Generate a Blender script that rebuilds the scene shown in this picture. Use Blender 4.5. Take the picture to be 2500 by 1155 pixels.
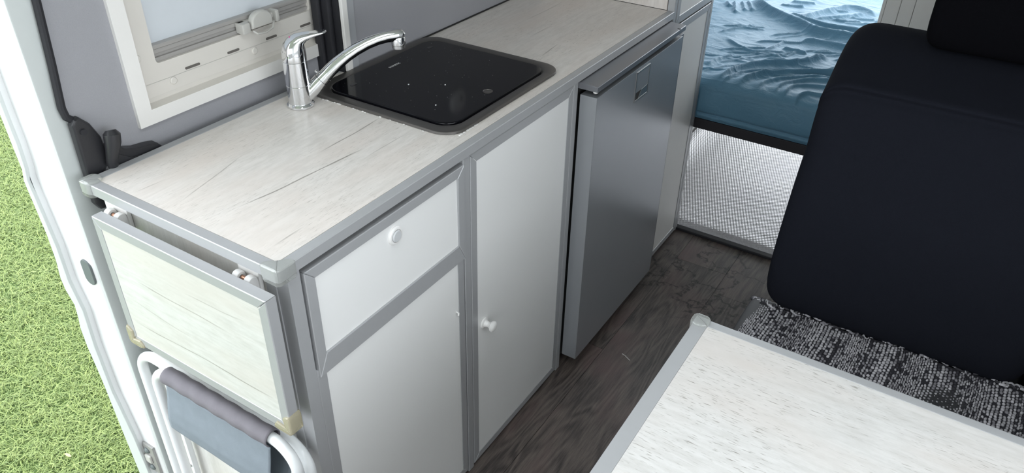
import bpy, bmesh, math, random
import numpy as np
from mathutils import Vector, Matrix

random.seed(4)
RNG = np.random.default_rng(7)
S = bpy.context.scene
COL = S.collection
for o in list(bpy.data.objects):
    bpy.data.objects.remove(o)

# ------------------------------------------------------------------ camera
cd = bpy.data.cameras.new('camera')
cam = bpy.data.objects.new('camera', cd)
COL.objects.link(cam)
right = Vector((0.53707568, -0.84335562, 0.01734974))
down = Vector((-0.46073683, -0.31051658, -0.83144515))
fwd = Vector((0.70659132, 0.43855531, -0.55533589))
mw = Matrix((right, -down, -fwd)).transposed().to_4x4()
mw.translation = Vector((-0.56836, -0.74435, 1.55458))
cam.matrix_world = mw
cd.sensor_width = 36.0
cd.lens = 1877.3 / 2500 * 36.0
cd.clip_start = 0.02
S.camera = cam

# ------------------------------------------------------------------ sky: bright overcast day
w = bpy.data.worlds.new('sky')
S.world = w
w.use_nodes = True
wn = w.node_tree.nodes
wl = w.node_tree.links
bg = wn['Background']
bg.inputs['Color'].default_value = (0.90, 0.95, 1.0, 1)
bg.inputs['Strength'].default_value = 5.2

S.view_settings.view_transform = 'Standard'
S.view_settings.look = 'None'
S.view_settings.gamma = 1
S.view_settings.use_curve_mapping = False
S.view_settings.exposure = 0.0


def area(name, loc, rot, sx, sy, power, color=(1, 1, 1), portal=False):
    l = bpy.data.lights.new(name, 'AREA')
    l.shape = 'RECTANGLE'
    l.size, l.size_y = sx, sy
    l.energy = power
    l.color = color
    if portal:
        l.cycles.is_portal = True
    o = bpy.data.objects.new(name, l)
    o.location = loc
    o.rotation_euler = rot
    COL.objects.link(o)
    return o


HP = math.pi / 2
# daylight enters by the open side door, the windscreen and the open tailgate; roof and right-wall openings are added for brightness
area('portal_side', (-0.72, 0.62, 0.95), (-HP, 0, 0), 1.4, 2.0, 1, portal=True)
area('portal_cab', (-2.4, -0.35, 1.35), (0, -HP, 0), 0.9, 1.5, 1, portal=True)
area('portal_added_roof', (-0.25, -0.45, 1.97), (0, 0, 0), 0.7, 0.7, 1, portal=True)  # unseen roof opening, added to light the worktop from above
area('portal_added_bed_roof', (3.025, -0.3, 1.98), (0, 0, 0), 0.55, 0.9, 1, portal=True)  # roof opening made up to brighten the bed
area('portal_added_right', (-0.325, -1.40, 1.27), (HP, 0, 0), 1.35, 0.7, 1, portal=True)  # right-wall opening made up to brighten the cabinet fronts
area('portal_rear', (3.45, -0.4, 1.0), (0, HP, 0), 1.8, 1.5, 1, portal=True)


# ------------------------------------------------------------------ materials
MATS = {}


def newmat(name):
    m = bpy.data.materials.new(name)
    m.use_nodes = True
    b = m.node_tree.nodes['Principled BSDF']
    MATS[name] = m
    return m, m.node_tree.nodes, m.node_tree.links, b


def simple(name, col, rough=0.5, metal=0.0, noise=0.0, nscale=40, bump=0.0, bscale=300, spec=0.5, **kw):
    m, N, L, b = newmat(name)
    b.inputs['Base Color'].default_value = (*col, 1)
    b.inputs['Roughness'].default_value = rough
    b.inputs['Metallic'].default_value = metal
    b.inputs['Specular IOR Level'].default_value = spec
    for k, v in kw.items():
        b.inputs[k.replace('_', ' ')].default_value = v
    tc = N.new('ShaderNodeTexCoord')
    if noise:
        n = N.new('ShaderNodeTexNoise')
        n.inputs['Scale'].default_value = nscale
        n.inputs['Detail'].default_value = 5
        L.new(tc.outputs['Object'], n.inputs['Vector'])
        r = N.new('ShaderNodeMapRange')
        r.inputs['To Min'].default_value = 1 - noise
        r.inputs['To Max'].default_value = 1 + noise
        L.new(n.outputs['Fac'], r.inputs['Value'])
        mx = N.new('ShaderNodeVectorMath')
        mx.operation = 'SCALE'
        mx.inputs[0].default_value = col
        L.new(r.outputs['Result'], mx.inputs['Scale'])
        L.new(mx.outputs[0], b.inputs['Base Color'])
    if bump:
        n2 = N.new('ShaderNodeTexNoise')
        n2.inputs['Scale'].default_value = bscale
        n2.inputs['Detail'].default_value = 3
        L.new(tc.outputs['Object'], n2.inputs['Vector'])
        bp = N.new('ShaderNodeBump')
        bp.inputs['Strength'].default_value = bump
        bp.inputs['Distance'].default_value = 0.001
        L.new(n2.outputs['Fac'], bp.inputs['Height'])
        L.new(bp.outputs[0], b.inputs['Normal'])
    return m


def math_node(N, L, op, a, b=None, c=None, clamp=False):
    n = N.new('ShaderNodeMath')
    n.operation = op
    n.use_clamp = clamp
    for i, v in enumerate((a, b, c)):
        if v is None:
            continue
        if isinstance(v, (int, float)):
            n.inputs[i].default_value = v
        else:
            L.new(v, n.inputs[i])
    return n.outputs[0]


def whitewood(name, axes, off, tone=(0.76, 0.745, 0.715), cracks=(), fleck=0.25, rough=0.32):
    """white cracked-wood laminate. axes=(along, across) coordinate index, off=object origin in the room"""
    m, N, L, b = newmat(name)
    tc = N.new('ShaderNodeTexCoord')
    add = N.new('ShaderNodeVectorMath')
    add.operation = 'ADD'
    add.inputs[1].default_value = off
    L.new(tc.outputs['Object'], add.inputs[0])
    sp = N.new('ShaderNodeSeparateXYZ')
    L.new(add.outputs[0], sp.inputs[0])
    u, v = sp.outputs[axes[0]], sp.outputs[axes[1]]

    def vec(su, sv, du=0.0):
        c = N.new('ShaderNodeCombineXYZ')
        L.new(math_node(N, L, 'MULTIPLY_ADD', u, su, du), c.inputs[0])
        L.new(math_node(N, L, 'MULTIPLY', v, sv), c.inputs[1])
        return c.outputs[0]

    def noise(vc, scale=1.0, detail=4, rgh=0.5, dist=0.0):
        n = N.new('ShaderNodeTexNoise')
        n.inputs['Scale'].default_value = scale
        n.inputs['Detail'].default_value = detail
        n.inputs['Roughness'].default_value = rgh
        n.inputs['Distortion'].default_value = dist
        L.new(vc, n.inputs['Vector'])
        return n.outputs['Fac']

    grain = noise(vec(9, 120), 1, 6, 0.65, 0.6)
    big = noise(vec(3.0, 9.0, 3.1), 1, 3)
    wv = noise(vec(2.2, 3.0, 8.7), 1, 2)
    fl = noise(vec(55, 520, 1.3), 1, 2, 0.5)
    mott = noise(vec(22, 70, 5.3), 1, 5, 0.7)
    fmask = noise(vec(5, 14, 4.4), 1, 3)
    # tone
    cr = N.new('ShaderNodeValToRGB')
    cr.color_ramp.elements[0].position = 0.30
    cr.color_ramp.elements[0].color = (tone[0] * 0.78, tone[1] * 0.775, tone[2] * 0.76, 1)
    cr.color_ramp.elements[1].position = 0.58
    cr.color_ramp.elements[1].color = (*tone, 1)
    L.new(math_node(N, L, 'ADD', math_node(N, L, 'MULTIPLY', grain, 0.45), math_node(N, L, 'MULTIPLY', mott, 0.55)), cr.inputs[0])
    mx = N.new('ShaderNodeMix')
    mx.data_type = 'RGBA'
    mx.inputs['B'].default_value = (tone[0] * 0.93, tone[1] * 0.88, tone[2] * 0.85, 1)
    L.new(cr.outputs[0], mx.inputs['A'])
    L.new(math_node(N, L, 'MULTIPLY', math_node(N, L, 'SUBTRACT', big, 0.42, clamp=True), 3.0, clamp=True), mx.inputs['Factor'])
    # short dark flecks along the grain
    f1 = math_node(N, L, 'MULTIPLY', math_node(N, L, 'SUBTRACT', fl, 0.60, clamp=True), 12.0, clamp=True)
    f2 = math_node(N, L, 'MULTIPLY', math_node(N, L, 'SUBTRACT', fmask, 0.40, clamp=True), 5.0, clamp=True)
    dark = math_node(N, L, 'MULTIPLY', math_node(N, L, 'MULTIPLY', f1, f2), fleck)
    # long fine cracks
    for (u0, u1, v0, sl, amp, wd, st) in cracks:
        yy = math_node(N, L, 'ADD', math_node(N, L, 'MULTIPLY_ADD', u, sl, v0 - sl * u0),
                       math_node(N, L, 'MULTIPLY', math_node(N, L, 'SUBTRACT', wv, 0.5), amp))
        yy = math_node(N, L, 'ADD', yy, math_node(N, L, 'MULTIPLY', math_node(N, L, 'SUBTRACT', grain, 0.5), 0.004))
        d = math_node(N, L, 'ABSOLUTE', math_node(N, L, 'SUBTRACT', v, yy))
        near = math_node(N, L, 'MULTIPLY', math_node(N, L, 'SUBTRACT', 1.0, math_node(N, L, 'DIVIDE', d, wd * 1.7), clamp=True), 1.7, clamp=True)
        a = math_node(N, L, 'MULTIPLY', math_node(N, L, 'SUBTRACT', u, u0), 25.0, clamp=True)
        e = math_node(N, L, 'MULTIPLY', math_node(N, L, 'SUBTRACT', u1, u), 25.0, clamp=True)
        k = math_node(N, L, 'MULTIPLY', math_node(N, L, 'MULTIPLY', math_node(N, L, 'MULTIPLY', near, a), e), st)
        dark = math_node(N, L, 'MAXIMUM', dark, k)
    m2 = N.new('ShaderNodeMix')
    m2.data_type = 'RGBA'
    m2.inputs['B'].default_value = (0.16, 0.145, 0.12, 1)
    L.new(mx.outputs['Result'], m2.inputs['A'])
    L.new(dark, m2.inputs['Factor'])
    L.new(m2.outputs['Result'], b.inputs['Base Color'])
    b.inputs['Roughness'].default_value = rough
    bp = N.new('ShaderNodeBump')
    bp.inputs['Strength'].default_value = 0.25
    bp.inputs['Distance'].default_value = 0.0006
    L.new(grain, bp.inputs['Height'])
    L.new(bp.outputs[0], b.inputs['Normal'])
    return m


ALU = simple('aluminium', (0.405, 0.41, 0.42), 0.36, 0.2, noise=0.03, nscale=60)
ALU_FRONT = ALU
WHITE = simple('white_melamine', (0.80, 0.80, 0.79), 0.35)
CREAM = simple('cream_plastic', (0.66, 0.63, 0.585), 0.42, noise=0.02)
CREAM2 = simple('pale_window_trim', (0.76, 0.745, 0.72), 0.4, noise=0.02)
CLASP = simple('grey_beige_plastic', (0.50, 0.49, 0.46), 0.4)
PAINT = simple('white_car_paint', (0.82, 0.83, 0.83), 0.25, Coat_Weight=0.4)
PAINT_IN = simple('grey_white_paint', (0.56, 0.59, 0.58), 0.4, noise=0.03)
PAINT_GREY = simple('grey_trim', (0.36, 0.37, 0.39), 0.5)
LINER = simple('grey_felt_liner', (0.31, 0.31, 0.33), 0.8, noise=0.08, nscale=900, bump=0.3, bscale=900)
BLACKP = simple('black_plastic', (0.020, 0.020, 0.023), 0.38, bump=0.15, bscale=900)
RUBBER = simple('black_rubber', (0.014, 0.014, 0.018), 0.65, noise=0.3, nscale=300)
DARK = simple('dark_recess', (0.02, 0.02, 0.02), 0.8)
CHROME = simple('chrome', (0.82, 0.83, 0.85), 0.07, 1.0)
STEEL = simple('satin_steel', (0.5, 0.5, 0.5), 0.3, 1.0)
FRIDGE = simple('fridge_silver', (0.36, 0.375, 0.395), 0.30, 0.55, noise=0.04, nscale=8)
FRIDGE_TRIM = simple('fridge_trim', (0.20, 0.205, 0.22), 0.28, 0.5)
RIM = simple('dark_steel_rim', (0.125, 0.118, 0.112), 0.32, 0.7)
GLASS = simple('black_glass', (0.003, 0.003, 0.0045), 0.10, spec=0.22)
GREYP = simple('grey_plastic', (0.13, 0.15, 0.15), 0.5)
WHITEP = simple('white_plastic', (0.78, 0.77, 0.755), 0.35)
BTN = simple('pale_grey_plastic', (0.55, 0.56, 0.57), 0.35)
PLATE = simple('zinc_plate', (0.36, 0.35, 0.34), 0.4, 0.3)
SLOTM = simple('slot_shadow_brown', (0.12, 0.11, 0.10), 0.7)
COPPER = simple('copper_screw', (0.45, 0.25, 0.17), 0.35, 0.8)
TUBE = simple('white_enamel', (0.80, 0.82, 0.83), 0.28, Coat_Weight=0.3)
BLIND = simple('blind_fabric', (0.60, 0.635, 0.67), 0.8, noise=0.03)
RAIL = simple('rail_grey', (0.42, 0.405, 0.39), 0.4, 0.3)
PLASTER = simple('pale_lining', (0.70, 0.70, 0.69), 0.7)
SOCKET = simple('socket_grey', (0.62, 0.62, 0.63), 0.5)
PINK = simple('pink_mark', (0.62, 0.12, 0.30), 0.3)
PRINT = simple('white_print', (0.8, 0.8, 0.8), 0.5)
FRAMEBLK = simple('black_steel', (0.014, 0.012, 0.016), 0.6)
SEATFAB = simple('navy_black_fabric', (0.0090, 0.0100, 0.0145), 1.0, noise=0.25, nscale=700, bump=0.5, bscale=1200, spec=0.06)
SEATDRK = simple('black_fabric', (0.0026, 0.0026, 0.0036), 1.0, noise=0.2, nscale=700, bump=0.4, bscale=1100, spec=0.05)
PIPING = simple('charcoal_piping', (0.035, 0.035, 0.038), 0.6)
CANVAS = simple('blue_grey_canvas', (0.185, 0.215, 0.245), 0.75, noise=0.12, nscale=45, bump=0.3, bscale=1500)
CANVAS2 = simple('mauve_grey_canvas', (0.150, 0.140, 0.157), 0.75, noise=0.12, nscale=60, bump=0.3, bscale=1500)
GUARD, N, L, b = newmat('clear_soft_plastic')
b.inputs['Base Color'].default_value = (0.93, 0.95, 0.91, 1)
b.inputs['Roughness'].default_value = 0.08
b.inputs['Transmission Weight'].default_value = 0.85
b.inputs['IOR'].default_value = 1.4
GUARDY, N, L, b = newmat('yellowed_clear_plastic')
b.inputs['Base Color'].default_value = (0.84, 0.77, 0.56, 1)
b.inputs['Roughness'].default_value = 0.12
b.inputs['Transmission Weight'].default_value = 0.7
b.inputs['IOR'].default_value = 1.4

WOOD_TOP = whitewood('white_wood_worktop', (0, 1), (0.7, 0.2, 0), tone=(0.725, 0.69, 0.655), cracks=[
    (0.09, 0.36, 0.185, -0.10, 0.05, 0.0012, 0.75), (0.30, 0.48, 0.213, 0.05, 0.04, 0.0011, 0.7),
    (0.05, 0.22, 0.276, 0.25, 0.05, 0.0009, 0.45), (0.04, 0.11, 0.050, 0.05, 0.05, 0.0011, 0.6),
    (0.33, 0.46, 0.130, 0.04, 0.05, 0.0009, 0.4), (0.02, 0.09, 0.36, -0.1, 0.05, 0.0010, 0.4),
    (0.95, 1.05, 0.131, 0.07, 0.03, 0.0012, 0.6), (1.05, 1.16, 0.22, 0.0, 0.03, 0.0010, 0.35),
    (1.16, 1.36, 0.30, 0.0, 0.04, 0.0012, 0.3)], fleck=0.40)
WOOD_FLAP = whitewood('white_wood_flap', (1, 2), (0, 0.2, 0.73), tone=(0.62, 0.62, 0.59), cracks=[
    (0.10, 0.33, 0.765, 0.02, 0.05, 0.0010, 0.5), (0.02, 0.37, 0.665, -0.02, 0.05, 0.0010, 0.55),
    (0.05, 0.20, 0.805, 0.0, 0.05, 0.0008, 0.35), (0.20, 0.36, 0.700, 0.1, 0.05, 0.0008, 0.35),
    (0.05, 0.07, 0.70, 0.4, 0.02, 0.0016, 0.5)], fleck=0.10)
WOOD_END = whitewood('white_wood_end_panel', (2, 1), (0.7, 0.23, 0), tone=(0.74, 0.735, 0.71), cracks=[], fleck=0.10)
WOOD_TABLE = whitewood('white_wood_table', (1, 0), (-0.1, -0.8, 0), tone=(0.645, 0.632, 0.615), cracks=[
    (-1.10, -0.80, 0.10, 0.05, 0.05, 0.0012, 0.35)], fleck=0.8)
WOOD_TALL = whitewood('cream_wood_side', (2, 1), (1.62, 0.2, 0), tone=(0.70, 0.655, 0.62), cracks=[], fleck=0.15)

# dark wood floor
FLOOR, N, L, b = newmat('dark_oak_vinyl')
tc = N.new('ShaderNodeTexCoord')
oi = N.new('ShaderNodeObjectInfo')
sp = N.new('ShaderNodeSeparateXYZ')
L.new(tc.outputs['Object'], sp.inputs[0])
rn = math_node(N, L, 'MULTIPLY', oi.outputs['Random'], 37.0)


def fvec(su, sv):
    c = N.new('ShaderNodeCombineXYZ')
    L.new(math_node(N, L, 'MULTIPLY_ADD', sp.outputs[0], su, rn), c.inputs[0])
    L.new(math_node(N, L, 'MULTIPLY', sp.outputs[1], sv), c.inputs[1])
    L.new(rn, c.inputs[2])
    return c.outputs[0]


def fnoise(vc, detail, rgh=0.5, dist=0.0, scale=1):
    n = N.new('ShaderNodeTexNoise')
    n.inputs['Scale'].default_value = scale
    n.inputs['Detail'].default_value = detail
    n.inputs['Roughness'].default_value = rgh
    n.inputs['Distortion'].default_value = dist
    L.new(vc, n.inputs['Vector'])
    return n.outputs['Fac']


cath = fnoise(fvec(1.6, 9), 2, 0.5, 0.3)
rings = math_node(N, L, 'SINE', math_node(N, L, 'MULTIPLY', cath, 95.0))
fine = fnoise(fvec(18, 260), 5, 0.7)
blot = fnoise(fvec(4, 7), 3)
cr = N.new('ShaderNodeValToRGB')
e = cr.color_ramp.elements
e[0].position = 0.34
e[0].color = (0.036, 0.029, 0.027, 1)
e[1].position = 0.70
e[1].color = (0.170, 0.138, 0.122, 1)
val = math_node(N, L, 'ADD', math_node(N, L, 'MULTIPLY', rings, 0.07), math_node(N, L, 'ADD', math_node(N, L, 'MULTIPLY', fine, 0.6), math_node(N, L, 'MULTIPLY', blot, 0.4)))
L.new(val, cr.inputs[0])
red = N.new('ShaderNodeMix')
red.data_type = 'RGBA'
red.inputs['B'].default_value = (0.120, 0.075, 0.072, 1)
L.new(cr.outputs[0], red.inputs['A'])
L.new(math_node(N, L, 'MULTIPLY', math_node(N, L, 'SUBTRACT', blot, 0.5, clamp=True), 4.0, clamp=True), red.inputs['Factor'])
# dried smudges with dark wandering edges near the storage opening
geo = N.new('ShaderNodeNewGeometry')
sn = N.new('ShaderNodeTexNoise')
sn.inputs['Scale'].default_value = 7
sn.inputs['Detail'].default_value = 5
sn.inputs['Roughness'].default_value = 0.55
L.new(geo.outputs['Position'], sn.inputs['Vector'])
line = math_node(N, L, 'SUBTRACT', 1.0, math_node(N, L, 'MULTIPLY', math_node(N, L, 'ABSOLUTE', math_node(N, L, 'SUBTRACT', sn.outputs['Fac'], 0.52)), 34.0), clamp=True)
sn2 = N.new('ShaderNodeTexNoise')
sn2.inputs['Scale'].default_value = 60
sn2.inputs['Detail'].default_value = 4
L.new(geo.outputs['Position'], sn2.inputs['Vector'])
brk = math_node(N, L, 'MULTIPLY', math_node(N, L, 'SUBTRACT', sn2.outputs['Fac'], 0.40, clamp=True), 9.0, clamp=True)
vd = N.new('ShaderNodeVectorMath')
vd.operation = 'DISTANCE'
vd.inputs[1].default_value = (1.56, -0.22, 0)
L.new(geo.outputs['Position'], vd.inputs[0])
msk = math_node(N, L, 'MULTIPLY', math_node(N, L, 'SUBTRACT', 0.27, vd.outputs['Value'], clamp=True), 16.0, clamp=True)
smu = math_node(N, L, 'MULTIPLY', math_node(N, L, 'MULTIPLY', line, brk), math_node(N, L, 'MULTIPLY', msk, 1.0))
st = N.new('ShaderNodeMix')
st.data_type = 'RGBA'
st.inputs['B'].default_value = (0.007, 0.005, 0.004, 1)
L.new(red.outputs['Result'], st.inputs['A'])
L.new(smu, st.inputs['Factor'])
L.new(st.outputs['Result'], b.inputs['Base Color'])
b.inputs['Roughness'].default_value = 0.42
bp = N.new('ShaderNodeBump')
bp.inputs['Strength'].default_value = 0.35
bp.inputs['Distance'].default_value = 0.0008
L.new(val, bp.inputs['Height'])
L.new(bp.outputs[0], b.inputs['Normal'])

# bed sheet
SHEET, N, L, b = newmat('teal_cotton')
b.inputs['Base Color'].default_value = (0.080, 0.195, 0.285, 1)
b.inputs['Roughness'].default_value = 0.55
b.inputs['Sheen Weight'].default_value = 0.6
b.inputs['Sheen Roughness'].default_value = 0.4
b.inputs['Sheen Tint'].default_value = (0.7, 0.85, 1, 1)
tc = N.new('ShaderNodeTexCoord')
n1 = N.new('ShaderNodeTexNoise')
n1.inputs['Scale'].default_value = 18
n1.inputs['Detail'].default_value = 6
n1.inputs['Roughness'].default_value = 0.6
n1.inputs['Distortion'].default_value = 1.2
L.new(tc.outputs['Object'], n1.inputs['Vector'])
bp = N.new('ShaderNodeBump')
bp.inputs['Strength'].default_value = 0.5
bp.inputs['Distance'].default_value = 0.01
L.new(n1.outputs['Fac'], bp.inputs['Height'])
L.new(bp.outputs[0], b.inputs['Normal'])

# embossed floor mat
MATM, N, L, b = newmat('embossed_silver_mat')
b.inputs['Base Color'].default_value = (0.56, 0.55, 0.57, 1)
b.inputs['Roughness'].default_value = 0.36
b.inputs['Metallic'].default_value = 0.25
tc = N.new('ShaderNodeTexCoord')
mp = N.new('ShaderNodeMapping')
mp.inputs['Rotation'].default_value = (0, 0, math.radians(20))
L.new(tc.outputs['Object'], mp.inputs[0])
sp = N.new('ShaderNodeSeparateXYZ')
L.new(mp.outputs[0], sp.inputs[0])
sx = math_node(N, L, 'SINE', math_node(N, L, 'MULTIPLY', sp.outputs[0], 400.0))
sy = math_node(N, L, 'SINE', math_node(N, L, 'MULTIPLY', sp.outputs[1], 440.0))
hh = math_node(N, L, 'MULTIPLY', sx, sy)
bp = N.new('ShaderNodeBump')
bp.inputs['Strength'].default_value = 0.9
bp.inputs['Distance'].default_value = 0.0016
L.new(hh, bp.inputs['Height'])
L.new(bp.outputs[0], b.inputs['Normal'])

# artificial grass
def grassmat(name, c0, c1):
    m, N, L, b = newmat(name)
    geo = N.new('ShaderNodeNewGeometry')
    cr = N.new('ShaderNodeValToRGB')
    cr.color_ramp.elements[0].color = (*c0, 1)
    cr.color_ramp.elements[1].color = (*c1, 1)
    L.new(geo.outputs['Random Per Island'], cr.inputs[0])
    L.new(cr.outputs[0], b.inputs['Base Color'])
    b.inputs['Roughness'].default_value = 0.5
    return m


GRASS = grassmat('turf_fibre', (0.085, 0.14, 0.022), (0.27, 0.34, 0.095))
SOIL = simple('turf_backing', (0.06, 0.105, 0.02), 0.9, noise=0.4, nscale=120)

# woven throw
def tonemat(name, c):
    return simple(name, c, 0.9)


WOOLS = [tonemat('wool_dark', (0.022, 0.021, 0.027)), tonemat('wool_mid', (0.16, 0.155, 0.17)), tonemat('wool_light', (0.28, 0.275, 0.29)), tonemat('wool_pale', (0.38, 0.37, 0.39))]
WEAVE, N, L, b = newmat('black_white_wool')
geo = N.new('ShaderNodeNewGeometry')
cr = N.new('ShaderNodeValToRGB')
cr.color_ramp.interpolation = 'CONSTANT'
el = cr.color_ramp.elements
el[0].color = (0.022, 0.021, 0.026, 1)
el[1].position = 0.28
el[1].color = (0.17, 0.165, 0.18, 1)
x = cr.color_ramp.elements.new(0.5)
x.color = (0.29, 0.285, 0.30, 1)
x = cr.color_ramp.elements.new(0.8)
x.color = (0.40, 0.39, 0.41, 1)
L.new(geo.outputs['Random Per Island'], cr.inputs[0])
L.new(cr.outputs[0], b.inputs['Base Color'])
b.inputs['Roughness'].default_value = 0.9
WOOLDARK = simple('dark_wool', (0.02, 0.019, 0.025), 0.95)


# ------------------------------------------------------------------ mesh helpers
class MB:
    def __init__(self):
        self.bm = bmesh.new()

    def box(self, x0, x1, y0, y1, z0, z1, bev=0.0, seg=2):
        r = bmesh.ops.create_cube(self.bm, size=1)
        bmesh.ops.scale(self.bm, vec=(x1 - x0, y1 - y0, z1 - z0), verts=r['verts'])
        bmesh.ops.translate(self.bm, vec=((x0 + x1) / 2, (y0 + y1) / 2, (z0 + z1) / 2), verts=r['verts'])
        if bev:
            es = list({e for v in r['verts'] for e in v.link_edges})
            bmesh.ops.bevel(self.bm, geom=es, offset=bev, segments=seg, affect='EDGES', profile=0.5)
        return self

    def prism(self, pts, axis, a0, a1, bev=0.0, seg=2):
        """polygon in the plane normal to axis (pts are the other two coordinates, in xyz order) extruded a0..a1"""
        def mk(p, a):
            if axis == 'x':
                return (a, p[0], p[1])
            if axis == 'y':
                return (p[0], a, p[1])
            return (p[0], p[1], a)
        A = [self.bm.verts.new(mk(p, a0)) for p in pts]
        B = [self.bm.verts.new(mk(p, a1)) for p in pts]
        fs = [self.bm.faces.new(A), self.bm.faces.new(B[::-1])]
        n = len(pts)
        for i in range(n):
            j = (i + 1) % n
            fs.append(self.bm.faces.new((A[j], A[i], B[i], B[j])))
        bmesh.ops.recalc_face_normals(self.bm, faces=fs)
        if bev:
            es = set(fs[0].edges) | set(fs[1].edges)
            bmesh.ops.bevel(self.bm, geom=list(es), offset=bev, segments=seg, affect='EDGES', profile=0.5)
        return self

    def tube(self, path, rad, n=14, closed=False, flat=None):
        """swept tube; rad number or list; flat: (height factor) squash along local normal"""
        P = [Vector(p) for p in path]
        m = len(P)
        rads = rad if isinstance(rad, (list, tuple)) else [rad] * m
        rings = []
        up = Vector((0, 0, 1))
        t0 = (P[1] - P[0]).normalized()
        if abs(t0.dot(up)) > 0.95:
            up = Vector((0, 1, 0))
        nrm = (up - t0 * up.dot(t0)).normalized()
        for i in range(m):
            if closed:
                t = (P[(i + 1) % m] - P[i - 1]).normalized()
            else:
                t = (P[min(i + 1, m - 1)] - P[max(i - 1, 0)]).normalized()
            nrm = (nrm - t * nrm.dot(t)).normalized()
            bn = t.cross(nrm)
            ring = []
            for k in range(n):
                a = 2 * math.pi * k / n
                ring.append(self.bm.verts.new(P[i] + (nrm * math.cos(a) * (flat or 1) + bn * math.sin(a)) * rads[i]))
            rings.append(ring)
        fs = []
        rng = range(m) if closed else range(m - 1)
        for i in rng:
            r0, r1 = rings[i], rings[(i + 1) % m]
            for k in range(n):
                fs.append(self.bm.faces.new((r0[k], r0[(k + 1) % n], r1[(k + 1) % n], r1[k])))
        if not closed:
            fs.append(self.bm.faces.new(rings[0][::-1]))
            fs.append(self.bm.faces.new(rings[-1]))
        bmesh.ops.recalc_face_normals(self.bm, faces=fs)
        return self

    def lathe(self, prof, c, axis='z', n=32):
        """prof: (radius, height) list around an axis through c"""
        rings = []
        for r, h in prof:
            ring = []
            for k in range(n):
                a = 2 * math.pi * k / n
                ca, sa = r * math.cos(a), r * math.sin(a)
                if axis == 'z':
                    p = (c[0] + ca, c[1] + sa, c[2] + h)
                elif axis == 'y':
                    p = (c[0] + ca, c[1] + h, c[2] + sa)
                else:
                    p = (c[0] + h, c[1] + ca, c[2] + sa)
                ring.append(self.bm.verts.new(p))
            rings.append(ring)
        fs = []
        for i in range(len(rings) - 1):
            for k in range(n):
                fs.append(self.bm.faces.new((rings[i][k], rings[i][(k + 1) % n], rings[i + 1][(k + 1) % n], rings[i + 1][k])))
        fs.append(self.bm.faces.new(rings[0][::-1]))
        fs.append(self.bm.faces.new(rings[-1]))
        bmesh.ops.recalc_face_normals(self.bm, faces=fs)
        return self

    def grid(self, fn, nu, nv, thick=None):
        V = [[self.bm.verts.new(fn(i / nu, j / nv)) for j in range(nv + 1)] for i in range(nu + 1)]
        for i in range(nu):
            for j in range(nv):
                self.bm.faces.new((V[i][j], V[i + 1][j], V[i + 1][j + 1], V[i][j + 1]))
        return self

    def rings(self, rings, cap=True):
        """loft closed loops of equal length"""
        R = [[self.bm.verts.new(p) for p in r] for r in rings]
        n = len(R[0])
        fs = []
        for i in range(len(R) - 1):
            for k in range(n):
                fs.append(self.bm.faces.new((R[i][k], R[i][(k + 1) % n], R[i + 1][(k + 1) % n], R[i + 1][k])))
        if cap:
            fs.append(self.bm.faces.new(R[0][::-1]))
            fs.append(self.bm.faces.new(R[-1]))
        bmesh.ops.recalc_face_normals(self.bm, faces=fs)
        return self

    def build(self, name, mat, parent=None, smooth=30, label=None, kind=None):
        base = Vector((0, 0, 0))
        q = parent
        while q is not None:
            base += q.location
            q = q.parent
        if parent is None:
            pass
        me = bpy.data.meshes.new(name)
        if base.length:
            bmesh.ops.translate(self.bm, vec=-base, verts=self.bm.verts)
        self.bm.to_mesh(me)
        self.bm.free()
        if smooth:
            me.polygons.foreach_set('use_smooth', [True] * len(me.polygons))
            me.set_sharp_from_angle(angle=math.radians(smooth))
        me.materials.append(mat)
        o = bpy.data.objects.new(name, me)
        COL.objects.link(o)
        o.parent = parent
        if smooth:
            wm_ = o.modifiers.new('weighted_normals', 'WEIGHTED_NORMAL')
            wm_.keep_sharp = True
            wm_.weight = 80
        if label:
            o['label'] = label
        if kind:
            o['kind'] = kind
        return o


def thing(name, label, cat, loc=(0, 0, 0), group=None, kind=None):
    o = bpy.data.objects.new(name, None)
    o.empty_display_size = 0.05
    o.location = loc
    COL.objects.link(o)
    if label:
        o['label'] = label
    if cat:
        o['category'] = cat
    if group:
        o['group'] = group
    if kind:
        o['kind'] = kind
    return o


def struct(mb, name, mat, label=None, smooth=30):
    return mb.build(name, mat, None, smooth, label=label, kind='structure')


def tag(o, label, cat, group=None):
    o['label'] = label
    o['category'] = cat
    if group:
        o['group'] = group
    return o


def rrect(x0, x1, y0, y1, r, n=8):
    pts = []
    for cx, cy, a0 in ((x1 - r, y1 - r, 0), (x0 + r, y1 - r, 90), (x0 + r, y0 + r, 180), (x1 - r, y0 + r, 270)):
        for i in range(n + 1):
            a = math.radians(a0 + 90 * i / n)
            pts.append((cx + r * math.cos(a), cy + r * math.sin(a)))
    return pts


def mitred(parent, axis, u0, u1, v0, v1, w, a0, a1, mat=None, sides='lrbt', wb=None, name='edge_profile', bev=0.0012):
    """rectangular frame of four mitred bars in the plane normal to axis; w bar width; wb bottom width"""
    mat = mat or ALU
    wb = wb or w
    g = 0.00035
    out = []
    if 'b' in sides:
        out.append([(u0 + g, v0), (u1 - g, v0), (u1 - w - g, v0 + wb), (u0 + w + g, v0 + wb)])
    if 't' in sides:
        out.append([(u0 + g, v1), (u1 - g, v1), (u1 - w - g, v1 - w), (u0 + w + g, v1 - w)])
    if 'l' in sides:
        out.append([(u0, v0 + g), (u0 + w, v0 + wb + g), (u0 + w, v1 - w - g), (u0, v1 - g)])
    if 'r' in sides:
        out.append([(u1, v0 + g), (u1 - w, v0 + wb + g), (u1 - w, v1 - w - g), (u1, v1 - g)])
    return [MB().prism(p, axis, a0, a1, bev=bev, seg=1).build(name, mat, parent) for p in out]


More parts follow.
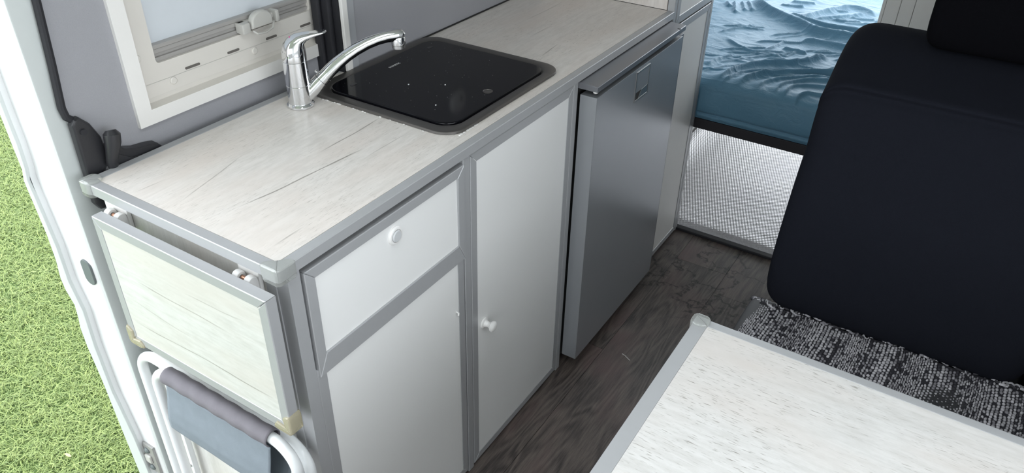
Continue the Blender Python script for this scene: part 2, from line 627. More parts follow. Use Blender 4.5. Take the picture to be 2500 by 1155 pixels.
def guard_round(cx, cy, sx, sy, c=0.0105, r=0.0185, n=28):
    q = []
    for k in range(n):
        a = 2 * math.pi * k / n
        x, y = c + r * math.cos(a), c + r * math.sin(a)
        # squash the outer quarter against the corner
        x = max(x, -0.0048 - 0.12 * (-0.0048 - x)) if x < -0.0048 else x
        y = max(y, -0.0048 - 0.12 * (-0.0048 - y)) if y < -0.0048 else y
        q.append((cx + sx * x, cy + sy * y))
    return q


def guard_pts(cx, cy, sx, sy, e=0.004, L=0.03, d=0.02):
    """outline of a corner guard; corner at (cx,cy), opening towards sx,sy"""
    p = [(-e, 0.001), (0.001, -e), (L * 0.8, -e), (L, -e * 0.2), (L * 0.97, L * 0.16), (L * 0.8, L * 0.36),
         (d, d), (L * 0.36, L * 0.8), (L * 0.16, L * 0.97), (-e * 0.2, L), (-e, L * 0.8)]
    q = [(cx + sx * a, cy + sy * b) for a, b in p]
    return q


# ------------------------------------------------------------------ outside: lawn
pl = MB().box(-9, 9, -6, 12, -0.56, -0.505)
g = pl.build('artificial_grass', SOIL)
tag(g, 'yellow-green artificial grass lawn outside the open side door', 'grass')
g['kind'] = 'stuff'


def grass_blades():
    nb = 170000
    # dense where the door lets one see it
    a = RNG.random(nb)
    y = 0.85 + 3.9 * a ** 1.15
    x = -0.55 + RNG.random(nb) * 2.3 + (y - 1.1) * 0.13
    z = np.full(nb, -0.505) + RNG.random(nb) * 0.006
    ang = RNG.random(nb) * 2 * np.pi
    ln = 0.020 + RNG.random(nb) * 0.030
    wd = 0.0009 + RNG.random(nb) * 0.0008
    lift = 0.25 + RNG.random(nb) * 0.9
    turn = (RNG.random(nb) - 0.5) * 3.6
    segs = 3
    verts = np.zeros((nb, (segs + 1) * 2, 3), dtype=np.float32)
    px, py, pz = x.copy(), y.copy(), z.copy()
    for s in range(segs + 1):
        th = ang + turn * s / segs
        nx, ny = -np.sin(th), np.cos(th)
        ws = wd * (1.0 - 0.55 * s / segs)
        verts[:, 2 * s, 0] = px + nx * ws
        verts[:, 2 * s, 1] = py + ny * ws
        verts[:, 2 * s, 2] = pz
        verts[:, 2 * s + 1, 0] = px - nx * ws
        verts[:, 2 * s + 1, 1] = py - ny * ws
        verts[:, 2 * s + 1, 2] = pz
        el = lift * (1 - 1.15 * s / segs)
        st = ln / segs
        px = px + np.cos(th) * np.cos(el) * st
        py = py + np.sin(th) * np.cos(el) * st
        pz = pz + np.sin(el) * st
    idx = []
    for s in range(segs):
        idx.append([2 * s, 2 * s + 1, 2 * s + 3, 2 * s + 2])
    idx = np.array(idx, dtype=np.int32)
    nv = (segs + 1) * 2
    faces = (idx[None] + (np.arange(nb, dtype=np.int32) * nv)[:, None, None]).reshape(-1, 4)
    me = bpy.data.meshes.new('grass_blades')
    me.vertices.add(nb * nv)
    me.vertices.foreach_set('co', verts.reshape(-1))
    me.loops.add(faces.size)
    me.loops.foreach_set('vertex_index', faces.reshape(-1))
    me.polygons.add(len(faces))
    me.polygons.foreach_set('loop_start', np.arange(0, faces.size, 4, dtype=np.int32))
    me.update(calc_edges=True)
    me.materials.append(GRASS)
    o = bpy.data.objects.new('grass_blades', me)
    COL.objects.link(o)
    o.parent = g
    o['kind'] = 'stuff'
    return o


grass_blades()

# ------------------------------------------------------------------ van shell
fl = thing('floor', 'dark wood-look floor of the van gangway', None, kind='structure')
MB().box(-2.4, 3.4, -1.3, 0.47, -0.03, -0.004).build('subfloor', DARK, fl)
seams = [-1.3, -1.149, -0.969, -0.789, -0.609, -0.429, -0.249, -0.069, 0.111, 0.291, 0.47]
for i in range(len(seams) - 1):
    cuts = [-2.4]
    xx = {6: 0.40, 5: 1.50, 7: 1.05}.get(i, -2.4 + 0.3 + random.random() * 1.0)
    ks = sorted({xx + 1.22 * k for k in range(-3, 4)})
    cuts += [c for c in ks if -2.3 < c < 1.65] + [1.792]
    for a, c in zip(cuts, cuts[1:]):
        MB().box(a + 0.0004, c - 0.0004, seams[i] + 0.0004, seams[i + 1] - 0.0004, -0.004, 0.0, bev=0.0006, seg=1).build('plank', FLOOR, fl)

struct(MB().box(0.636, 3.4, 0.432, 0.46, 0, 1.95), 'wall_left', LINER)
struct(MB().box(-2.42, -1.0, -1.36, -1.3, 0, 1.95).box(0.35, 3.4, -1.36, -1.3, 0, 1.95).box(-1.0, 0.35, -1.36, -1.3, 0, 0.92).box(-1.0, 0.35, -1.36, -1.3, 1.62, 1.95), 'wall_right', PLASTER)  # unseen gap put into this wall as extra daylight for the fronts
cl = MB()
cl.box(-2.42, -0.65, -1.36, 0.66, 1.95, 2.0).box(0.15, 2.75, -1.36, 0.66, 1.95, 2.0)
cl.box(2.75, 3.30, -1.36, -0.75, 1.95, 2.0).box(2.75, 3.30, 0.15, 0.66, 1.95, 2.0).box(3.30, 3.4, -1.36, 0.66, 1.95, 2.0)  # the gap above the bed is added to brighten it
cl.box(-0.65, 0.15, -1.36, -0.8, 1.95, 2.0).box(-0.65, 0.15, -0.1, 0.66, 1.95, 2.0)  # front roof gap, added for soft light from above
struct(cl, 'ceiling', PLASTER)
struct(MB().box(-2.46, -2.42, -1.36, 0.66, -0.2, 0.9).box(-2.46, -2.42, -1.36, 0.66, 1.8, 2.0), 'wall_front', PLASTER)
struct(MB().box(-2.42, -1.45, 0.48, 0.55, -0.1, 1.95), 'wall_left_front', PLASTER)

# white jamb with its rubber lip, behind the opened sliding door
struct(MB().box(0.613, 0.629, 0.424, 0.434, 0.902, 1.95, bev=0.002), 'trim_1', CREAM2)
struct(MB().box(0.586, 0.598, 0.470, 0.492, 0.80, 1.95, bev=0.005).box(0.599, 0.613, 0.452, 0.492, 0.80, 1.95, bev=0.005).box(0.613, 0.634, 0.435, 0.470, 0.80, 1.95), 'trim_2', RUBBER)

struct(MB().box(0.629, 0.652, 0.428, 0.434, 0.902, 1.95, bev=0.001), 'trim_3', PAINT_GREY)

# round socket on the grey wall above the worktop (seen mirrored in the sink lid)
sk = thing('wall_socket', 'round pale grey socket on the grey wall, mirrored in the black sink lid', 'socket', (1.02, 0.425, 1.13))
MB().lathe([(0.032, 0.0), (0.032, -0.006), (0.029, -0.010)], (1.02, 0.431, 1.13), 'y').build('cover', SOCKET, sk)
MB().lathe([(0.006, 0.0), (0.006, -0.003)], (1.028, 0.421, 1.125), 'y', 16).build('socket_hole', DARK, sk)

# ------------------------------------------------------------------ sliding door with window
DY = 0.495
door = thing('door_1', 'opened white sliding side door of the van with a grey lined inside', None, (0.3, DY, 0), kind='structure')
MB().box(-0.012, 0.12, DY + 0.006, 0.60, -0.12, 1.80, bev=0.012, seg=3).build('door_shell', PAINT, door)
MB().box(0.10, 1.25, 0.545, 0.599, -0.12, 1.80, bev=0.005, seg=2).build('door_skin', PAINT, door)
MB().box(-0.008, 0.13, DY + 0.002, DY + 0.010, -0.10, 1.78, bev=0.003).box(0.13, 1.2, DY + 0.002, DY + 0.014, -0.10, 0.925).build('painted_inner_frame', PAINT_IN, door)
fp = MB().prism([(0.030, 0.845), (0.145, 0.845), (0.145, 1.75), (0.085, 1.75), (0.040, 1.20), (0.026, 1.0)], 'y', DY - 0.004, DY + 0.002)
fp.box(0.145, 0.80, DY - 0.004, DY + 0.002, 0.845, 0.942).box(0.145, 0.80, DY - 0.004, DY + 0.002, 1.545, 1.75).box(0.715, 0.80, DY - 0.004, DY + 0.002, 0.942, 1.545)
fp.build('felt_panel', LINER, door)
# weather strip running down to the lock
MB().tube([(0.082, DY - 0.006, 1.75), (0.050, DY - 0.006, 1.35), (0.034, DY - 0.006, 1.19), (0.026, DY - 0.006, 1.09), (0.019, DY - 0.006, 1.02),
           (0.021, DY - 0.007, 1.003), (0.036, DY - 0.008, 0.988), (0.050, DY - 0.008, 0.972), (0.056, DY - 0.008, 0.952)],
          0.0065, n=10).build('rubber_seal', RUBBER, door)
# wavy outer flange
zo = [(1.75, 0.60), (1.2, 0.598), (0.999, 0.597), (0.895, 0.594), (0.871, 0.603), (0.855, 0.602), (0.761, 0.594), (0.70, 0.597), (0.658, 0.606), (0.63, 0.604),
      (0.598, 0.590), (0.56, 0.596), (0.533, 0.603), (0.483, 0.604), (0.40, 0.596), (0.238, 0.591), (0.106, 0.585), (-0.10, 0.58)]
zi = [(-0.10, 0.53), (0.126, 0.540), (0.248, 0.549), (0.327, 0.562), (0.37, 0.570), (0.497, 0.572), (0.593, 0.564), (0.659, 0.578), (0.74, 0.574),
      (0.826, 0.583), (0.875, 0.588), (0.90, 0.580), (0.947, 0.576), (1.0, 0.578), (1.2, 0.58), (1.75, 0.58)]
MB().prism([(y, z) for z, y in zo + zi], 'x', -0.030, -0.022, bev=0.003).build('outer_flange', PAINT_IN, door)
MB().prism([(y - 0.006, z) for z, y in zo] + [(y + 0.004, z) for z, y in zi], 'x', -0.024, -0.006, bev=0.002).build('flange_back', PAINT, door)
# plug and striker on the door's edge
MB().prism([(y, z) for y, z in rrect(0.508, 0.538, 0.666, 0.722, 0.0145, 6)], 'x', -0.0155, -0.010, bev=0.002).build('edge_plug', GREYP, door, label='dark grey oval rubber plug')
pts = [(0.512, 0.135), (0.546, 0.135), (0.555, 0.15), (0.555, 0.205), (0.545, 0.222), (0.512, 0.222)]
stp = MB().prism(pts, 'x', -0.018, -0.011, bev=0.002).build('striker_plate', PLATE, door)
for z in (0.204, 0.150):
    MB().lathe([(0.008, 0.0), (0.008, -0.002), (0.004, -0.005)], (-0.018, 0.534, z), 'x', 16).build('bolt', GREYP, stp)
MB().box(-0.024, -0.016, 0.525, 0.546, 0.166, 0.190, bev=0.004).build('catch', CLASP, stp)

# black door lock with lever
lock = thing('door_lock', 'black plastic inside lock with thumb lever on the sliding door edge', 'door lock', (0.06, DY, 0.9))
A = [(0.020, 0.992), (0.026, 1.0), (0.038, 0.998), (0.046, 0.990), (0.066, 0.960), (0.070, 0.93), (0.070, 0.840), (0.046, 0.832), (0.030, 0.826), (0.022, 0.832), (0.012, 0.90)]
A = [(0.020, 0.990), (0.026, 0.999), (0.036, 1.0), (0.050, 0.984), (0.062, 0.955), (0.064, 0.92), (0.064, 0.838), (0.034, 0.826), (0.024, 0.828), (0.017, 0.842)]
MB().prism(A, 'y', DY - 0.020, DY - 0.002, bev=0.005, seg=3).build('lock_plate', BLACKP, lock)
B = [(0.060, 0.930), (0.070, 0.936), (0.084, 0.930), (0.094, 0.920), (0.115, 0.912), (0.140, 0.909), (0.156, 0.905), (0.166, 0.893), (0.172, 0.86), (0.172, 0.84), (0.058, 0.835)]
MB().prism(B, 'y', DY - 0.026, DY - 0.002, bev=0.004, seg=2).build('escutcheon', BLACKP, lock)
Cc = [(0.070, 0.910), (0.078, 0.918), (0.100, 0.902), (0.130, 0.898), (0.160, 0.888), (0.165, 0.84), (0.062, 0.84)]
MB().prism(Cc, 'y', DY - 0.0285, DY - 0.020, bev=0.004, seg=2).build('cover', BLACKP, lock)
lv = MB()
lv.lathe([(0.015, 0.0), (0.015, -0.008), (0.010, -0.012)], (0.062, DY - 0.018, 0.893), 'y', 24)
lv.tube([(0.062, DY - 0.026, 0.900), (0.061, DY - 0.030, 0.912), (0.064, DY - 0.035, 0.930), (0.068, DY - 0.038, 0.948), (0.070, DY - 0.038, 0.962), (0.071, DY - 0.036, 0.968)],
        [0.0095, 0.0095, 0.0110, 0.0135, 0.0140, 0.0085], n=16)
lv.build('lever', BLACKP, lock)
for (x, z) in ((0.034, 0.975), (0.083, 0.883), (0.044, 0.862)):
    MB().lathe([(0.0055, 0.0), (0.0055, -0.003), (0.003, -0.003)], (x, DY - (0.0285 if x > .08 else .020), z), 'y', 16).build('screw', RUBBER, lock)

# window in the door
win = thing('window_1', 'cream framed camper window with pulled down blind in the sliding door', None, (0.35, DY, 0.95), kind='structure')
X0, X1, Z0, Z1 = 0.139, 0.72, 0.936, 1.55
yf = DY - 0.012


def bars(parent, name, mat, x0, x1, z0, z1, w, wt, ya, yb, bev=0.0015):
    mb = MB()
    mb.prism([(x0, z0), (x1, z0), (x1 - w, z0 + wt), (x0 + w, z0 + wt)], 'y', ya, yb)
    mb.prism([(x0, z1), (x1, z1), (x1 - w, z1 - wt), (x0 + w, z1 - wt)], 'y', ya, yb)
    mb.prism([(x0, z0), (x0 + w, z0 + wt), (x0 + w, z1 - wt), (x0, z1)], 'y', ya, yb)
    mb.prism([(x1, z0), (x1 - w, z0 + wt), (x1 - w, z1 - wt), (x1, z1)], 'y', ya, yb)
    bmesh.ops.remove_doubles(mb.bm, verts=mb.bm.verts, dist=1e-5)
    return mb.build(name, mat, parent)


bars(win, 'window_trim', CREAM2, X0, X1, Z0, Z1, 0.029, 0.027, yf, DY - 0.003)
# sloping reveal from the trim back to the inner plate
rv = MB()
xa, xb, za, zb = X0 + 0.029, X1 - 0.029, Z0 + 0.027, Z1 - 0.027
ins = 0.010
rv.rings([[(xa, yf, za), (xb, yf, za), (xb, yf, zb), (xa, yf, zb)],
          [(xa + 0.002, yf + 0.022, za + 0.002), (xb - 0.002, yf + 0.022, za + 0.002), (xb - 0.002, yf + 0.022, zb - 0.002), (xa + 0.002, yf + 0.022, zb - 0.002)],
          [(xa + ins, yf + 0.019, za + 0.014), (xb - ins, yf + 0.019, za + 0.014), (xb - ins, yf + 0.019, zb - 0.014), (xa + ins, yf + 0.019, zb - 0.014)]], cap=False)
rv.build('reveal', CREAM, win)
# inner plate with a rounded opening
mb = MB()
ox0, ox1, oz0, oz1 = 0.211, 0.594, 1.032, 1.50
outer = [(xa + ins - .002, za + 0.012), (xb - ins + .002, za + 0.012), (xb - ins + .002, zb - 0.012), (xa + ins - .002, zb - 0.012)]
inn = rrect(ox0, ox1, oz0, oz1, 0.007, 4)
yy = yf + 0.019
vo = [mb.bm.verts.new((p[0], yy, p[1])) for p in outer]
vi = [mb.bm.verts.new((p[0], yy, p[1])) for p in inn]
vb = [mb.bm.verts.new((p[0], yy + 0.016, p[1])) for p in inn]
n = len(inn)
for i in range(n):
    mb.bm.faces.new((vi[i], vi[(i + 1) % n], vb[(i + 1) % n], vb[i]))
q = n // 4
cor = [2, 3, 0, 1]  # rrect starts at the top right corner
for s in range(4):
    c = vo[cor[s]]
    for i in range(s * q, s * q + q - 1):
        mb.bm.faces.new((c, vi[i], vi[i + 1]))
    mb.bm.faces.new((c, vi[s * q + q - 1], vi[(s * q + q) % n], vo[cor[(s + 1) % 4]]))
bmesh.ops.recalc_face_normals(mb.bm, faces=mb.bm.faces)
plate = mb.build('inner_plate', CREAM, win, smooth=20)
MB().box(ox0 - 0.03, ox1 + 0.03, yy + 0.016, yy + 0.018, 1.062, 1.53).build('blind', BLIND, win, label='white pleated blind')
bl = MB()
bl.box(ox0 - 0.01, ox1 + 0.02, yy + 0.006, yy + 0.018, 1.032, 1.040, bev=0.001)
bl.box(ox0 - 0.01, ox1 + 0.02, yy + 0.010, yy + 0.018, 1.040, 1.047, bev=0.001)
bl.box(ox0 - 0.01, ox1 + 0.02, yy + 0.006, yy + 0.018, 1.0475, 1.0555, bev=0.001)
bl.box(ox0 - 0.01, ox1 + 0.02, yy + 0.003, yy + 0.018, 1.056, 1.064, bev=0.002)
bl.build('blind_rail', RAIL, win)
MB().box(xa + ins + 0.002, xb - ins - 0.002, yy - 0.0008, yy + 0.001, 0.9995, 1.0003).build('seam', CLASP, win)
for x0, x1 in ((0.266, 0.299), (0.365, 0.394), (0.464, 0.493), (0.56, 0.59)):
    MB().prism(rrect(x0, x1, 1.003, 1.0075, 0.002, 4), 'y', yy - 0.0012, yy + 0.001).build('vent_slot', SLOTM, win)
for x, z in ((0.236, 0.992), (0.430, 0.991), (0.176, 1.052)):
    MB().lathe([(0.0072, 0.0), (0.0072, -0.002), (0.0055, -0.0035)], (x, yy, z), 'y', 20).build('cap', CREAM, win)
# clasp of the blind
cs = MB().box(0.398, 0.418, yy - 0.018, yy + 0.006, 1.034, 1.056, bev=0.004).box(0.486, 0.496, yy - 0.016, yy + 0.006, 1.038, 1.062, bev=0.003)
cs.box(0.400, 0.494, yy - 0.006, yy + 0.010, 1.046, 1.056, bev=0.002)
clasp = cs.build('clasp', CLASP, win)
gp = []
for i in range(13):
    a = math.pi * i / 12
    gp.append((0.448 + 0.027 * math.cos(a), 1.052 + 0.020 * math.sin(a)))
gp += [(0.421, 1.040), (0.475, 1.040)]
MB().prism(gp, 'y', yy - 0.020, yy - 0.004, bev=0.005, seg=3).build('clasp_grip', CLASP, clasp)
MB().tube([(0.424, yy - 0.014, 1.036), (0.430, yy - 0.020, 1.030), (0.450, yy - 0.022, 1.028), (0.470, yy - 0.020, 1.032), (0.480, yy - 0.014, 1.042)], 0.0022, n=8).build('clasp_loop', CLASP, clasp)

# ------------------------------------------------------------------ worktop
wt = thing('worktop', 'long white cracked-wood worktop with brushed aluminium edges holding the sink', 'worktop', (0.7, 0.2, 0.88))
H = 0.90
e = 0.019
MB().prism([(e, e), (1.456, e), (1.456, 0.431), (0.612, 0.431), (0.612, 0.465 - e), (e, 0.465 - e)], 'z', 0.880, H - 0.0004).build('board', WOOD_TOP, wt)
p = [[(0.0, 0.0), (1.456, 0.0), (1.456, e), (e + .0004, e)], [(0.0, 0.0004), (e, e + .0004), (e, 0.465 - e - .0004), (0, 0.465 - .0004)], [(0.0, 0.465), (e + .0004, 0.465 - e), (0.612, 0.465 - e), (0.612, 0.465)]]
for q in p:
    MB().prism(q, 'z', 0.8798, H, bev=0.0012, seg=1).build('edge_profile', ALU, wt)
for gpts in (guard_pts(0, 0, 1, 1, e=0.0045, L=0.034, d=0.019), guard_round(0, 0.465, 1, -1)):
    MB().prism(gpts, 'z', 0.874, 0.9040, bev=0.0035, seg=3).build('corner_guard', GUARD, wt)
MB().box(0.66, 1.456, 0.427, 0.4318, 0.9002, 0.9022).build('sealant_line', DARK, wt)

# ------------------------------------------------------------------ kitchen cabinet
kc = thing('kitchen_cabinet', 'white kitchen cabinet with aluminium framed fronts, drawer, low door and tall door under the worktop', 'cabinet', (0.46, 0.2, 0))
yF = 0.004
MB().box(0.045, 0.905, 0.028, 0.43, 0.012, 0.872).build('carcass', DARK, kc)
MB().box(0.020, 0.036, 0.030, 0.430, 0.0, 0.8795).build('end_panel', WOOD_END, kc)
MB().box(0.0185, 0.038, 0.4305, 0.448, 0.0, 0.8795, bev=0.001).build('end_post', PAINT, kc)
# corner post: an L profile
MB().prism([(0.0185, 0.004), (0.0425, 0.004), (0.0425, 0.026), (0.030, 0.030), (0.0185, 0.030)], 'z', 0.0, 0.8795, bev=0.0012, seg=1).build('post', ALU, kc)
MB().box(0.0165, 0.0195, 0.030, 0.052, 0.0, 0.8795, bev=0.0005, seg=1).build('post', ALU, kc)
MB().box(0.4590, 0.4805, yF, 0.028, 0.0, 0.8795, bev=0.0012, seg=1).build('post', ALU, kc)
MB().box(0.8905, 0.9110, yF, 0.028, 0.0, 0.8795, bev=0.0012, seg=1).build('post', ALU, kc)
MB().box(0.8905, 0.9090, 0.028, 0.43, 0.0, 0.8795).build('side_panel', WHITE, kc)
MB().box(0.0425, 0.8905, 0.016, 0.030, 0.0, 0.012).build('plinth', ALU, kc)
# drawer front (stands a little proud)
dr = MB().box(0.055, 0.450, yF + 0.0, 0.026, 0.672, 0.866).build('drawer', WHITE, kc)
mitred(dr, 'y', 0.0475, 0.4575, 0.6555, 0.8685, 0.0205, yF - 0.0035, yF + 0.020, wb=0.0405)
lk = (0.256, yF, 0.821)
MB().lathe([(0.0175, 0.0), (0.0175, -0.002), (0.0155, -0.0045), (0.0125, -0.0050), (0.0120, -0.003)], lk, 'y', 36).build('lock_ring', WHITEP, dr)
MB().lathe([(0.0112, 0.0), (0.0112, -0.0055), (0.0095, -0.0075)], lk, 'y', 32).build('push_button', BTN, dr)
# low door
ld = MB().box(0.055, 0.450, yF + 0.001, 0.024, 0.020, 0.655).build('low_door', WHITE, kc)
mitred(ld, 'y', 0.0435, 0.4555, 0.0125, 0.675, 0.0215, yF, yF + 0.020, sides='lrb')
MB().tube([(0.427, yF + 0.002, 0.534), (0.425, yF - 0.006, 0.535), (0.422, yF - 0.007, 0.531)], 0.0018, n=8).build('hook', WHITEP, ld)
# tall door with a knob
td = MB().box(0.492, 0.880, yF + 0.001, 0.024, 0.020, 0.865).build('tall_door', WHITE, kc)
mitred(td, 'y', 0.4820, 0.8895, 0.0085, 0.8760, 0.0215, yF, yF + 0.020)
kb = MB().lathe([(0.0135, 0.0), (0.0135, -0.0025), (0.0085, -0.0040), (0.0065, -0.012), (0.0085, -0.018), (0.0125, -0.021), (0.0130, -0.025), (0.0095, -0.0285), (0.004, -0.030)],
                (0.5285, yF + 0.001, 0.434), 'y', 28)
kb.build('knob', WHITEP, td)

# ------------------------------------------------------------------ sink with glass lid
sk = thing('sink', 'sunken sink closed by a black glass lid in a dark steel rim', 'sink', (0.694, 0.235, 0.9))
o_ = rrect(0.479, 0.908, 0.043, 0.427, 0.047, 10)
i_ = rrect(0.500, 0.886, 0.062, 0.406, 0.042, 10)
mb = MB()
mb.rings([[(x, y, 0.9002) for x, y in o_], [(x, y, 0.9052) for x, y in rrect(0.4795, 0.9075, 0.0435, 0.4265, 0.0468, 10)],
          [(x, y, 0.9068) for x, y in rrect(0.482, 0.905, 0.046, 0.424, 0.046, 10)],
          [(x, y, 0.9066) for x, y in rrect(0.502, 0.884, 0.062, 0.405, 0.042, 10)],
          [(x, y, 0.9020) for x, y in rrect(0.507, 0.879, 0.066, 0.400, 0.040, 10)]], cap=False)
mb.build('rim', RIM, sk, smooth=50)
mb = MB()
mb.rings([[(x, y, 0.9022) for x, y in rrect(0.5075, 0.8785, 0.0665, 0.3995, 0.040, 10)],
          [(x, y, 0.9075) for x, y in rrect(0.5085, 0.8775, 0.0675, 0.3985, 0.040, 10)],
          [(x, y, 0.9090) for x, y in rrect(0.5105, 0.8755, 0.0695, 0.3965, 0.039, 10)]], cap=True)
lid = mb.build('glass_lid', GLASS, sk, smooth=40)
for (x, y, r) in ((0.688, 0.103, 0.0105),):
    MB().lathe([(r, 0.0), (r, 0.0012), (r * 0.85, 0.0016), (r * 0.8, 0.0008), (r * 0.3, 0.0006)], (x, y, 0.909), 'z', 32).build('finger_hole', STEEL if False else RIM, lid)
for (x, y) in ((0.826, 0.362), (0.556, 0.358)):
    MB().prism(rrect(x - 0.009, x + 0.009, y - 0.004, y + 0.004, 0.003, 4), 'z', 0.9088, 0.9096).build('hinge_cap', BLACKP, lid)
fc = bpy.data.curves.new('lettering', 'FONT')
fc.body = 'DOMETIC'
fc.size = 0.0085
fc.extrude = 0.0001
fc.align_x = 'CENTER'
fc.materials.append(PRINT)
tmp = bpy.data.objects.new('lettering_curve', fc)
COL.objects.link(tmp)
bpy.context.view_layer.update()
lm = bpy.data.meshes.new_from_object(tmp.evaluated_get(bpy.context.evaluated_depsgraph_get()))
bpy.data.objects.remove(tmp)
fo = bpy.data.objects.new('lettering', lm)
COL.objects.link(fo)
fo.parent = lid
fo.location = (0.691 - 0.694, 0.355 - 0.235, 0.9092 - 0.9)
# a line of pale sealant and crumbs round the rim
mb = MB()
for i in range(70):
    a = random.random()
    if a < 0.6:
        x, y = 0.4775 + random.uniform(-0.001, 0.001), random.uniform(0.10, 0.39)
    else:
        x, y = random.uniform(0.5, 0.56), 0.041
    r = random.uniform(0.0004, 0.0011)
    mb.box(x - r, x + r, y - r * 2, y + r * 2, 0.9, 0.9 + r)
mb.box(0.9075, 0.9095, 0.084, 0.092, 0.900, 0.904)
mb.build('sealant_crumbs', WHITEP, sk, kind='stuff')
mb = MB()
for i in range(60):
    x, y, r = random.uniform(0.53, 0.86), random.uniform(0.09, 0.38), random.uniform(0.00012, 0.00026)
    if i < 3:
        r = 0.0011
        x, y = [(0.622, 0.262), (0.665, 0.197), (0.57, 0.15)][i]
    mb.box(x - r, x + r, y - r, y + r, 0.909, 0.909 + r)
mb.build('dust_specks', PRINT, sk, kind='stuff')

# ------------------------------------------------------------------ tap
TX, TY = 0.430, 0.387
tap = thing('tap', 'chrome single lever mixer tap with long arched spout beside the sink', 'tap', (TX, TY, 0.9))
MB().lathe([(0.0255, 0.0), (0.0275, 0.002), (0.0275, 0.005), (0.0245, 0.0085), (0.0232, 0.009)], (TX, TY, 0.9), 'z', 48).build('base_flange', CHROME, tap, smooth=40)
MB().lathe([(0.0228, 0.008), (0.0232, 0.010), (0.0232, 0.0455), (0.0226, 0.0462), (0.0226, 0.0470), (0.0236, 0.0478), (0.0236, 0.0960), (0.0228, 0.0968)],
           (TX, TY, 0.9), 'z', 48).build('body', CHROME, tap, smooth=25)
U = Vector((0.8, -0.6, 0))
Vp = Vector((0.6, 0.8, 0))
Zp = Vector((0, 0, 1))
T0 = Vector((TX, TY, 0))
secs = [(0.0, 0.9972, 90, .0236, .0236), (0.0, 1.004, 90, .0240, .0240), (0.0005, 1.014, 86, .0236, .0236), (0.0025, 1.024, 76, .0222, .0216), (0.007, 1.032, 60, .0196, .0178),
        (0.014, 1.0375, 40, .0175, .0130), (0.024, 1.041, 22, .0148, .0090), (0.036, 1.0435, 12, .0126, .0062), (0.048, 1.0455, 7, .0118, .0046), (0.058, 1.0470, 3, .0118, .0038),
        (0.064, 1.0478, 0, .0090, .0030), (0.0675, 1.0480, 0, .0055, .0016)]
rg = []
for r, z, t, wv_, hv in secs:
    a = math.radians(t)
    ax2 = Zp * math.cos(a) - U * math.sin(a)
    c = T0 + U * r + Zp * z
    rg.append([c + Vp * (wv_ * math.cos(2 * math.pi * k / 32)) + ax2 * (hv * math.sin(2 * math.pi * k / 32)) for k in range(32)])
hd = MB().rings(rg)
lever = hd.build('lever_handle', CHROME, tap, smooth=50)
mb = MB()
mk = T0 + U * (-0.0062) + Zp * 1.0405
nm = (Zp * 0.72 - U * 0.69).normalized()
tn = (Zp * 0.69 + U * 0.72).normalized()
mb.rings([[mk + nm * hh_ + (Vp * 0.0042 * math.cos(2 * math.pi * k / 20) + tn * 0.0055 * math.sin(2 * math.pi * k / 20)) for k in range(20)] for hh_ in (-0.004, 0.0005)])
mb.build('temperature_mark', PINK, lever)


def sp_(r, z):
    return T0 + U * r + Zp * z


MB().tube([sp_(0.008, 0.916), sp_(0.030, 0.935), sp_(0.046, 0.949)], [0.0150, 0.0153, 0.0150], n=28).build('spout_socket', CHROME, tap, smooth=40)
MB().tube([sp_(0.0465, 0.9495), sp_(0.0550, 0.9570)], 0.0143, n=28).build('collar', CHROME, tap, smooth=40)
MB().tube([sp_(0.040, 0.966), sp_(0.0375, 0.970)], 0.0028, n=10).build('grub_screw', CHROME, tap)
pth = [(0.0550, 0.957), (0.068, 0.9685), (0.084, 0.981), (0.102, 0.993), (0.122, 1.004), (0.144, 1.0135), (0.166, 1.0205), (0.186, 1.0245), (0.204, 1.0255), (0.216, 1.0245), (0.2215, 1.0230)]
rad = [0.0134, 0.0134, 0.0128, 0.0122, 0.0118, 0.0116, 0.0118, 0.0126, 0.0138, 0.0118, 0.007]
MB().tube([sp_(a, b_) for a, b_ in pth], rad, n=28).build('spout', CHROME, tap, smooth=50)
tipc = sp_(0.209, 0)
MB().lathe([(0.0140, 1.022), (0.0150, 1.018), (0.0150, 1.0065), (0.0142, 1.0055)], (tipc.x, tipc.y, 0), 'z', 32).build('aerator', CHROME, tap, smooth=40)
MB().lathe([(0.0136, 1.0055), (0.0136, 0.9985), (0.0115, 0.998)], (tipc.x, tipc.y, 0), 'z', 32).build('aerator_ring', STEEL, tap, smooth=40)

# ------------------------------------------------------------------ fridge
fr = thing('fridge', 'silver-grey compression fridge under the far end of the worktop', 'fridge', (1.17, 0.15, 0))
MB().box(0.918, 1.450, 0.010, 0.42, 0.035, 0.862).build('housing', DARK, fr)
fd = MB().box(0.9125, 1.4275, -0.045, -0.001, 0.052, 0.8490, bev=0.0016, seg=2).build('fridge_door', FRIDGE, fr)
MB().box(1.4285, 1.4520, -0.038, 0.006, 0.052, 0.8490, bev=0.002).build('hinge_side_strip', FRIDGE_TRIM, fr)
# recessed handle
hx0, hx1, hz0, hz1 = 1.128, 1.210, 0.760, 0.8405
mitred(fd, 'y', hx0, hx1, hz0, hz1, 0.0042, -0.0468, -0.0445, mat=STEEL, name='handle_frame', bev=0.0005)
MB().box(hx0 + 0.004, hx1 - 0.004, -0.0458, -0.0448, hz0 + 0.024, hz1 - 0.004).build('handle_flap', FRIDGE, fd)
MB().box(hx0 + 0.004, hx1 - 0.004, -0.0455, -0.0446, hz0 + 0.004, hz0 + 0.024).build('handle_recess', DARK, fd)
MB().prism([(hx0 + 0.022, hz0 + 0.004), (hx1 - 0.004, hz0 + 0.004), (hx1 - 0.004, hz0 + 0.026), (hx0 + 0.040, hz0 + 0.024)], 'y', -0.0462, -0.0450, bev=0.0005, seg=1).build('latch', STEEL, fd)
ts = MB().prism([(-0.045, 0.8625), (-0.045, 0.8745), (-0.042, 0.8760), (0.030, 0.8790), (0.030, 0.8625)], 'x', 0.9120, 1.4400, bev=0.0012, seg=2).build('top_trim', FRIDGE_TRIM, fr)
